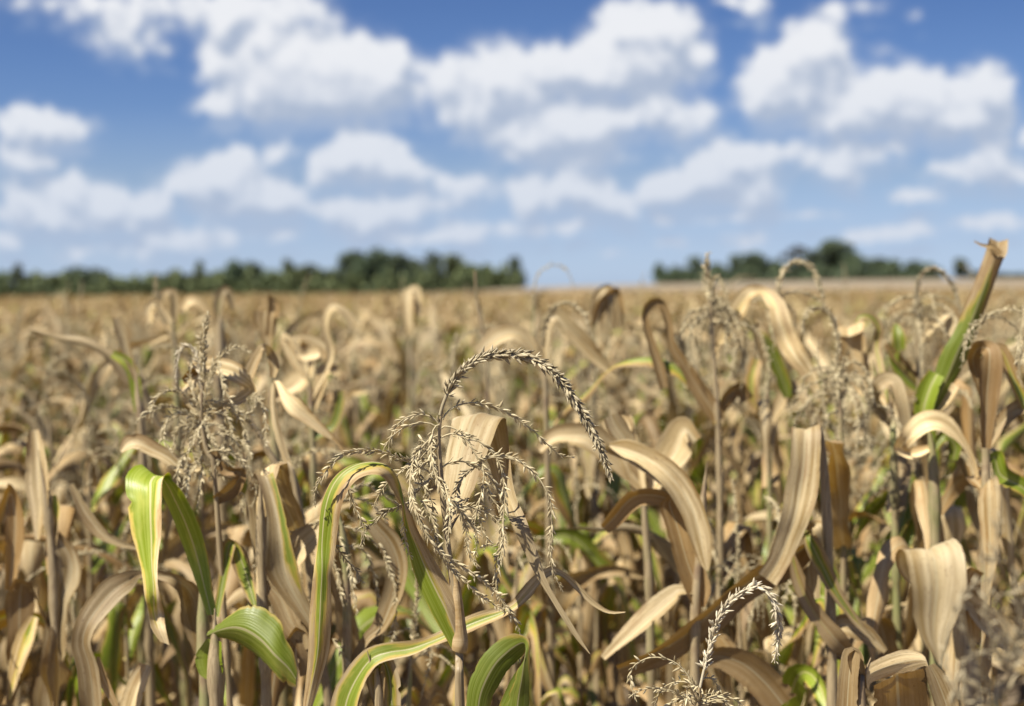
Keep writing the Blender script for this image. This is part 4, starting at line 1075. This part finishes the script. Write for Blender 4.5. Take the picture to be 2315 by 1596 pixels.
p = Plant(C6, 1.02, [(2260, 1080), (2200, 1300), (2150, 1600)], 'very near dark blurred maize tassel at the lower right corner', 63, r0=.006, r1=.0025, tassel_mat=TASSEL_D)
p.spike([(2220, 1260), (2250, 1100), (2290, 980), (2340, 880), (2400, 840)], r=.0016, per=.004, rows=3, length=.009, width=.0016)
for b in ([(2200, 1290), (2080, 1330), (1960, 1300), (1900, 1150), (1890, 950), (1960, 760), (2050, 660), (2150, 640)], [(2210, 1270), (2100, 1180), (2020, 1000), (1985, 850), (2000, 700)], [(2200, 1300), (2060, 1240), (1960, 1180), (1930, 1280), (1920, 1400)],
          [(2230, 1180), (2150, 980), (2110, 760), (2150, 500), (2190, 250), (2150, 60)], [(2240, 1150), (2200, 900), (2150, 760), (2250, 700), (2330, 700)], [(2235, 1170), (2180, 1060), (2040, 1060), (1980, 1150), (2000, 1350)],
          [(2260, 1080), (2300, 760), (2230, 560), (2100, 540), (2010, 440)]):
    p.branch(b, per=.0085)


# --- plants a few rows back that reach towards the horizon
p = Plant(CV, 3.3, [(388, 690), (392, 760), (400, 900)], 'far maize plant with pale knotted leaf top touching the dark tree line at left', 71, r0=.012, r1=.007)
p.cw([(392, 770, 12), (380, 725, 24), (368, 690, 28), (372, 664, 24), (390, 660, 20), (397, 690, 18), (395, 735, 12)], tint=.1, tilt=.15)
p.cw([(392, 750, 14), (375, 720, 30), (350, 690, 30), (340, 700, 24), (338, 730, 12)], tint=.0, tilt=.2)
p.spike([(356, 690), (353, 660), (352, 618)], per=.006, rows=4, width=.002)
p = Plant(CV, 3.4, [(498, 690), (498, 760), (500, 900)], 'far maize plant with green stalk and one folded leaf tip at the horizon', 72, r0=.014, r1=.012)
p.cw([(498, 770, 14), (494, 710, 20), (498, 672, 22), (510, 655, 20), (522, 668, 18), (527, 700, 10)], tint=.1, tilt=.15, g=[(0, .8), (.3, 0), (1, -.6)])
p.cw([(498, 740, 12), (460, 690, 26), (430, 680, 26), (415, 700, 22)], tint=.2)
p = Plant(CV, 3.0, [(607, 770), (612, 850), (620, 950)], 'far maize plant with cup-shaped leaf top left of centre', 73, r0=.012, r1=.008)
p.cw([(608, 800, 16), (603, 760, 28), (598, 725, 44), (600, 704, 50)], tint=.35, tilt=.1)
p.cw([(610, 760, 20), (618, 700, 26), (616, 672, 24), (625, 690, 22)], tint=.8)
p.cw([(612, 900, 30), (680, 860, 50), (690, 800, 50), (665, 770, 40), (690, 780, 50), (725, 800, 46), (730, 815, 40)], tint=.0)
p = Plant(CV, 2.7, [(1226, 760), (1228, 830), (1235, 950)], 'far maize plant with pale bent leaf pointing down right above the focused tassel', 74, r0=.010, r1=.004)
p.cw([(1230, 860, 16), (1226, 790, 30), (1234, 735, 34), (1256, 712, 34), (1284, 740, 36), (1318, 775, 40), (1355, 815, 30), (1395, 855, 8)], tint=.0, tilt=.2)
p.spike([(1228, 780), (1230, 730), (1250, 695), (1285, 685), (1318, 708), (1336, 765)], per=.005, rows=4, width=.0018)
p.cw([(1228, 830, 20), (1180, 760, 36), (1130, 760, 40), (1080, 800, 24)], tint=.1)
p = Plant(CV, 3.4, [(1345, 720), (1342, 800), (1340, 900)], 'far maize plant with hooked brown-and-cream leaf tip at the horizon', 75, r0=.012, r1=.008)
p.cw([(1345, 760, 14), (1347, 700, 22), (1356, 665, 24), (1374, 652, 22), (1386, 680, 20), (1388, 715, 30), (1394, 745, 16)], tint=.1, tilt=.15)
p.cw([(1344, 740, 14), (1360, 690, 30), (1392, 660, 26), (1398, 700, 22), (1396, 740, 14)], tint=.9)
p = Plant(CV, 3.6, [(1206, 690), (1204, 760), (1200, 860)], 'far maize plant with thin bowed tassel standing clear against the sky gap', 76, r0=.008, r1=.002)
p.spike([(1206, 690), (1208, 645), (1222, 612), (1250, 599), (1280, 612), (1300, 655)], per=.007, rows=3, width=.0016)
p = Plant(CV, 4.4, [(928, 720), (928, 800), (928, 860)], 'far maize plant with curled cream leaf tip below the left wood', 77, r0=.012, r1=.006)
p.cw([(928, 760, 14), (922, 700, 24), (926, 665, 28), (938, 654, 24), (948, 690, 18), (950, 720, 10)], tint=.0)
p = Plant(CV, 2.9, [(1074, 612), (1078, 680), (1092, 760), (1100, 860)], 'far maize plant that is a bare dark spike crossing the end of the left wood', 78, r0=.008, r1=.0022)
p.more_branches(3, (1090, 730, 60), lo=.08, hi=.14)
p = Plant(CV, 2.4, [(1450, 1080), (1460, 1200), (1470, 1400)], 'maize plant with short bright leaf flaps just right of the drooping focused spike', 79, r0=.010, r1=.006)
p.cw([(1450, 1120, 30), (1430, 1040, 50), (1408, 985, 62), (1396, 940, 64), (1400, 950, 50), (1420, 1020, 30)], tint=.0, tilt=.5)
p.cw([(1460, 1120, 30), (1500, 1060, 60), (1532, 1010, 78), (1548, 975, 60), (1570, 1000, 40)], tint=.05)
p.cw([(1455, 1100, 30), (1350, 1000, 60), (1290, 985, 50), (1250, 990, 40), (1220, 1020, 20)], tint=.2)
p = Plant(C8, 2.8, [(1500, 500), (1520, 800), (1540, 1200)], 'maize plant with short bright curled leaves just left of the focused spike', 80, r0=.010, r1=.005)
p.cw([(1510, 640, 40), (1400, 500, 70), (1330, 360, 80), (1300, 280, 60), (1380, 360, 60), (1450, 440, 80), (1530, 430, 110), (1590, 420, 80)], tint=.05)
p.cw([(1530, 900, 60), (1600, 700, 100), (1640, 560, 110), (1700, 560, 90), (1760, 590, 50)], tint=.1)
p.cw([(1530, 1100, 60), (1700, 1000, 100), (1760, 820, 110), (1770, 720, 110)], tint=.1, g=[(0, .9), (.5, .5), (1, .2)])
p.cw([(1520, 800, 40), (1680, 460, 60), (1640, 200, 60), (1700, 60, 60), (1800, 110, 80), (1880, 230, 60)], tint=.0)
p = Plant(C8, 2.6, [(120, 420), (150, 800), (180, 1200)], 'maize plant with blue-green leaf low at far left behind the beaded spike', 81, r0=.011, r1=.006)
p.cw([(150, 900, 60), (130, 700, 90), (100, 560, 100), (30, 480, 90), (-60, 430, 60)], g=1.0, tint=.3)
p.cw([(160, 700, 40), (80, 480, 70), (20, 260, 90), (-20, 140, 70)], tint=.1)

# ------------------------------------------------------------------ the field: individual plants in rows
rng = np.random.default_rng(5)
random.seed(5)
PROTO = []
specs = [(1.19, -0.2), (1.27, 0.0), (1.23, 0.3), (1.16, -0.3), (1.29, 0.05), (1.24, -0.1), (1.22, 0.0), (1.28, 0.0), (1.18, 0.10), (1.30, -0.2), (1.24, 0.45), (1.20, 0.0), (1.26, 0.7), (1.15, 0.0), (1.27, 0.15), (1.21, -0.2)]
LBL_DRY = 'dry tan maize plant among the blurred rows behind the focused plant'
LBL_GRN = 'maize plant still partly green among the blurred rows behind the focused plant'
for k, (H, gr) in enumerate(specs):
    lab, grp = (LBL_GRN, 'partly green maize plants in the field') if gr > 0.12 else (LBL_DRY, 'dry maize plants in the field')
    PROTO.append(make_plant(np.random.default_rng(100 + k), H, gr, lab, grp))
spots = []
cs, sn = math.cos(math.radians(24)), math.sin(math.radians(24))
for r in range(-40, 41):
    for q in range(-110, 111):
        a = q * 0.19 + rng.normal(0, 0.05) + (r % 2) * 0.1; b = r * 0.58 + rng.normal(0, 0.06)
        x = a * sn + b * cs; y = a * cs - b * sn
        if y < 2.1: continue
        if abs(x) > 0.385 * y + 0.35: continue
        spots.append((x, y))
spots.sort(key=lambda s: s[1])
near = [s for s in spots if s[1] < 13][:265]
YMAX = near[-1][1]
for i, (x, y) in enumerate(near):
    src = PROTO[i % len(PROTO)] if i < len(PROTO) else PROTO[int(rng.integers(0, len(PROTO)))]
    o = src if i < len(PROTO) else copy_tree(src)
    sc = rng.uniform(0.92, 1.13 if y > 6 else 1.05)
    if y < 2.7: sc *= 0.88
    o.location = (x, y, 0); o.rotation_euler = (rng.normal(0, 0.05), rng.normal(0, 0.05), rng.uniform(0, 6.28)); o.scale = (sc, sc, sc)


# ------------------------------------------------------------------ the rest of the maize, one mass
def simple_plant(rng, lod):
    mb = MB()
    H = rng.uniform(1.1, 1.28)
    tube(mb, np.array([[0, 0, 0.3], [0, 0, H * .7], [rng.normal(0, .04), rng.normal(0, .04), H]]), [0.011, .008, .004], 3, tint=.4, g=-.6)
    green = rng.choice([-.6, -.6, -.6, 0.2, .7])
    nl = 7 if lod == 0 else 5
    for k in range(nl):
        n, m = (8, 3) if lod == 0 else (5, 2)
        bs = rng.uniform(.2, .5)
        leaf_geo(mb, np.array([0, 0, H * (0.45 + 0.5 * k / nl)]), rng.uniform(0, 6.28), rng.uniform(.35, .6), rng.uniform(.05, .075) * (1 if lod == 0 else 1.35), rng.uniform(.7, 1.2), rng.uniform(-1.5, -.6), bs, .15,
                 rng.uniform(-1.5, 1.5), .6, rng, g=green if k > 2 else -.6, n=n, m=m, tint=rng.uniform(-.5, .6))
    for k in range(7 if lod == 0 else 3):     # tassel branches as slim ribbons
        leaf_geo(mb, np.array([0, 0, H]), rng.uniform(0, 6.28), rng.uniform(.12, .22), .014 if lod == 0 else .03, rng.uniform(.9, 1.5), rng.uniform(-1.5, .3), .5, .4, 0, .6, rng, g=-.6, n=5, m=2, tint=.5)
    return mb.arrays()


def scatter_mass(pts, variants, rng, mb, zf, smin=0.88, smax=1.12):
    for x, y in pts:
        v, f, uv, at = variants[int(rng.integers(0, len(variants)))]
        a = rng.uniform(0, 6.28); s = rng.uniform(smin, smax)
        c, sn_ = math.cos(a) * s, math.sin(a) * s
        q = np.stack([v[:, 0] * c - v[:, 1] * sn_ + x, v[:, 0] * sn_ + v[:, 1] * c + y, v[:, 2] * s + float(zf(x, y))], 1)
        mb.v.append(q); mb.f.append(f + mb.n); mb.uv.append(uv)
        for k in at: mb.at[k].append(at[k])
        mb.n += len(v)


mass = MB()
V0 = [simple_plant(rng, 0) for _ in range(14)]
V1 = [simple_plant(rng, 1) for _ in range(14)]
rest = [s for s in spots if s not in set(near)]
far0 = []
for r in range(-60, 61):
    for q in range(0, 280):
        a = q * 0.22 - 12 + rng.normal(0, .05); b = r * 0.68 + rng.normal(0, .07)
        x = a * sn + b * cs; y = a * cs - b * sn
        if YMAX < y < 30 and abs(x) < .40 * y + .5: far0.append((x, y))
scatter_mass(far0, V0, rng, mass, ground_z)
far1 = []
y = 30.0
while y < 118:
    dens = 4.0 * (30 / y) ** 0.9
    dy = 1.0
    wd = 0.8 * y + 2
    k = int(dens * dy * wd)
    for _ in range(k): far1.append((rng.uniform(-wd / 2, wd / 2), y + rng.uniform(0, dy)))
    y += dy
scatter_mass(far1, V1, rng, mass, ground_z)
o = mass.build('maize_field', LEAF)
o['label'] = 'distant mass of dry maize stretching to the far field edge'; o['category'] = 'maize crop'; o['kind'] = 'stuff'
# closed canopy of the farthest rows
xs = np.linspace(-75, 75, 260); ys = np.linspace(26, 122, 200)
X, Y = np.meshgrid(xs, ys)
hh = np.random.default_rng(8).normal(0, 1, X.shape)
Z = ground_z(X, Y) + 0.86 * sstep(26, 30, Y) * (1 - sstep(119.5, 121.5, Y)) + 0.11 * hh
mb = MB(); mb.grid(np.stack([X, Y, Z], -1))
o = mb.build('maize_canopy', CANOPY)
o['label'] = 'closed tan canopy of the farthest maize rows'; o['category'] = 'maize crop'; o['kind'] = 'stuff'


# ------------------------------------------------------------------ trees at the far side of the fields
def crown_mesh(rng, kind, mat):
    """crown of unit height and unit radius made of many leaf clumps"""
    mb = MB()
    lumps = []
    if kind == 'round':
        for _ in range(16):
            a = rng.uniform(0, 6.28); r = rng.uniform(0.1, .62); z = rng.uniform(.18, .80)
            lumps.append((r * math.cos(a) * (1.15 - .5 * z), r * math.sin(a) * (1.15 - .5 * z), z, rng.uniform(.26, .42), rng.uniform(.12, .2)))
        lumps.append((0, 0, .82, .35, .17))
    elif kind == 'narrow':
        for k in range(11):
            z = .12 + .8 * k / 11
            lumps.append((rng.normal(0, .2), rng.normal(0, .2), z, rng.uniform(.4, .75) * (1.15 - z * .75), rng.uniform(.09, .15)))
    else:
        for _ in range(12):
            a = rng.uniform(0, 6.28); r = rng.uniform(0.3, .8); z = rng.uniform(.3, .9)
            lumps.append((r * math.cos(a), r * math.sin(a), z, rng.uniform(.18, .3), rng.uniform(.06, .12)))
    per = 260 if kind != 'sparse' else 90
    for (x, y, z, r, h) in lumps:
        d = nrm(rng.normal(size=(per, 3))); rad = rng.uniform(.55, 1.08, per)[:, None]
        c = np.array([x, y, z]) + d * rad * np.array([r, r, h])
        s = rng.uniform(.03, .065, per)
        a = nrm(rng.normal(size=(per, 3))); b = nrm(np.cross(a, rng.normal(size=(per, 3))))
        s3 = s[:, None]; zs = np.array([1, 1, .45])
        q = np.stack([c - a * s3 * zs, c + b * s3 * zs, c + a * s3 * zs, c - b * s3 * zs], 1).reshape(-1, 3)
        f = np.arange(per * 4).reshape(-1, 4)
        mb.quads(q, f, np.repeat(rng.uniform(0, 1, per) * .7 + rng.random() * .3, 4))
    return mb.mesh('crown', mat)


def trunk_mesh(rng):
    mb = MB()
    tube(mb, np.array([[0, 0, -.05], [.01, 0, .2], [.0, .02, .45], [.02, 0, .7]]), [.055, .04, .03, .012], 8)
    for k in range(5):
        a = rng.uniform(0, 6.28); z = rng.uniform(.18, .45)
        tube(mb, np.array([[0, 0, z], [.2 * math.cos(a), .2 * math.sin(a), z + .12], [.42 * math.cos(a), .42 * math.sin(a), z + .3]]), [.025, .016, .006], 5)
    return mb.mesh('trunk', BARK)


tr_rng = np.random.default_rng(77)
CR = {('round', 'A'): [crown_mesh(tr_rng, 'round', FOL_A) for _ in range(3)], ('round', 'B'): [crown_mesh(tr_rng, 'round', FOL_B) for _ in range(3)],
      ('narrow', 'A'): [crown_mesh(tr_rng, 'narrow', FOL_A)], ('narrow', 'B'): [crown_mesh(tr_rng, 'narrow', FOL_B)], ('sparse', 'C'): [crown_mesh(tr_rng, 'sparse', FOL_C)]}
TRK = [trunk_mesh(tr_rng) for _ in range(2)]


def tree(xv, top, wv, D, kind, mt, label, group, wz=1.0):
    c = P(xv, 650, D); x, y = c[0], c[1]
    gz = float(ground_z(x, y)) - 0.3
    t = P(xv, top, D)[2]
    H = max(2.0, (t - gz) * 1.09); rad = wv / F_V * D * 0.5 * 1.75
    name = {'round': 'broadleaf_tree', 'narrow': 'narrow_tree', 'sparse': 'sparse_tree'}[kind]
    o = empty(name, (x, y, gz), label, 'tree', group)
    o.rotation_euler = (0, 0, tr_rng.uniform(0, 6.28))
    tk = bpy.data.objects.new('trunk', TRK[int(tr_rng.integers(0, 2))]); COL.objects.link(tk); tk.parent = o; tk.scale = (H * .5, H * .5, H)
    cr = bpy.data.objects.new('crown', CR[(kind, mt)][int(tr_rng.integers(0, len(CR[(kind, mt)])))]); COL.objects.link(cr); cr.parent = o
    cr.scale = (rad, rad, H)


ORD = 'first second third fourth fifth sixth seventh eighth ninth tenth eleventh twelfth thirteenth fourteenth fifteenth sixteenth seventeenth eighteenth nineteenth twentieth'.split()
ORD += ['twenty-' + q for q in ORD[:9]] + ['thirtieth'] + ['thirty-' + q for q in ORD[:9]]
LEFT = [(5, 616, 60, 'round', 'B'), (45, 600, 40, 'narrow', 'A'), (80, 619, 60, 'round', 'A'), (125, 622, 60, 'round', 'A'), (178, 608, 75, 'round', 'B'), (218, 610, 60, 'round', 'B'), (262, 628, 55, 'round', 'A'), (300, 630, 60, 'round', 'A'),
        (345, 621, 60, 'round', 'A'), (398, 613, 60, 'round', 'A'), (430, 622, 50, 'round', 'A'), (455, 593, 34, 'narrow', 'A'), (490, 615, 55, 'round', 'A'), (528, 594, 60, 'round', 'B'), (565, 596, 60, 'round', 'B'), (610, 612, 60, 'round', 'A'), (650, 588, 36, 'narrow', 'A'),
        (672, 606, 50, 'round', 'A'), (702, 600, 60, 'round', 'A'), (745, 612, 60, 'round', 'A'), (798, 572, 75, 'round', 'B'), (850, 567, 70, 'round', 'B'), (900, 576, 80, 'round', 'B'), (938, 588, 60, 'round', 'A'), (975, 574, 48, 'round', 'B'), (1020, 578, 62, 'round', 'A'),
        (1062, 600, 55, 'round', 'A'), (1100, 598, 30, 'narrow', 'A'), (1132, 613, 45, 'round', 'A'), (1166, 581, 42, 'narrow', 'B')]
RIGHT = [(1490, 597, 30, 'round', 'B'), (1512, 612, 40, 'round', 'B'), (1542, 606, 45, 'round', 'B'), (1575, 582, 42, 'round', 'B'), (1617, 598, 50, 'round', 'B'), (1660, 579, 42, 'round', 'B'), (1705, 574, 60, 'round', 'B'), (1752, 590, 50, 'round', 'B'),
         (1798, 560, 50, 'sparse', 'C'), (1812, 590, 50, 'round', 'B'), (1848, 566, 60, 'round', 'B'), (1888, 546, 80, 'round', 'B'), (1932, 574, 60, 'round', 'B'), (1985, 585, 52, 'round', 'B'), (2020, 588, 36, 'round', 'B'), (2070, 591, 50, 'round', 'B'),
         (2102, 598, 40, 'round', 'B'), (2170, 586, 34, 'round', 'B'), (2212, 613, 50, 'round', 'B'), (2260, 617, 60, 'round', 'B'), (2305, 618, 60, 'round', 'B')]
ADJ = {('round', 'A'): 'mid green bushy tree', ('round', 'B'): 'dark green round-topped tree', ('narrow', 'A'): 'slim pointed green tree', ('narrow', 'B'): 'slim dark upright tree', ('sparse', 'C'): 'thin grey-brown tree'}
for k, (x, top, wv, kd, mt) in enumerate(LEFT):
    tree(x, top, wv, 350 + 12 * ((k * 7) % 3), kd, mt, f'{ADJ[(kd, mt)]}, {ORD[k]} from the left end of the long tree line', 'trees of the long left tree line')
for k, (x, top, wv, kd, mt) in enumerate(RIGHT):
    extra = 'standing alone between the wood and the tall leaf' if x == 2170 else f'{ORD[k]} from the left end of the right-hand wood'
    tree(x, top, wv, (400 if x < 2190 else 520) + 12 * ((k * 5) % 3), kd, mt, f'{ADJ[(kd, mt)]}, {extra}', 'trees of the right-hand wood')
# undergrowth hedge that closes the gaps between the trunks
def hedge(x0, x1, D, h, name, label, mat):
    mb = MB(); r = np.random.default_rng(int(abs(x0)) + 3)
    n = int((x1 - x0) * 14)
    xs = r.uniform(x0, x1, n)
    c = np.array([P(x, 650, D + r.uniform(-4, 4)) for x in xs])
    c[:, 2] = np.array([float(ground_z(a, b)) for a, b in c[:, :2]]) + r.uniform(0, 1, n) ** 1.2 * h * (0.7 + 0.5 * np.sin(xs / 17.0) * np.sin(xs / 7.3))
    s = r.uniform(.3, .6, n)[:, None]
    a = nrm(r.normal(size=(n, 3))); b = nrm(np.cross(a, r.normal(size=(n, 3))))
    q = np.stack([c - a * s, c + b * s, c + a * s, c - b * s], 1).reshape(-1, 3)
    mb.quads(q, np.arange(n * 4).reshape(-1, 4), np.repeat(r.uniform(0, 1, n), 4))
    o = mb.build(name, mat); o['label'] = label; o['category'] = 'undergrowth'; o['kind'] = 'stuff'
hedge(-60, 1178, 346, 6.0, 'undergrowth', 'low green undergrowth along the foot of the long left tree line', FOL_A)
hedge(1485, 2110, 398, 4.5, 'undergrowth', 'low dark undergrowth along the foot of the right-hand wood', FOL_B)
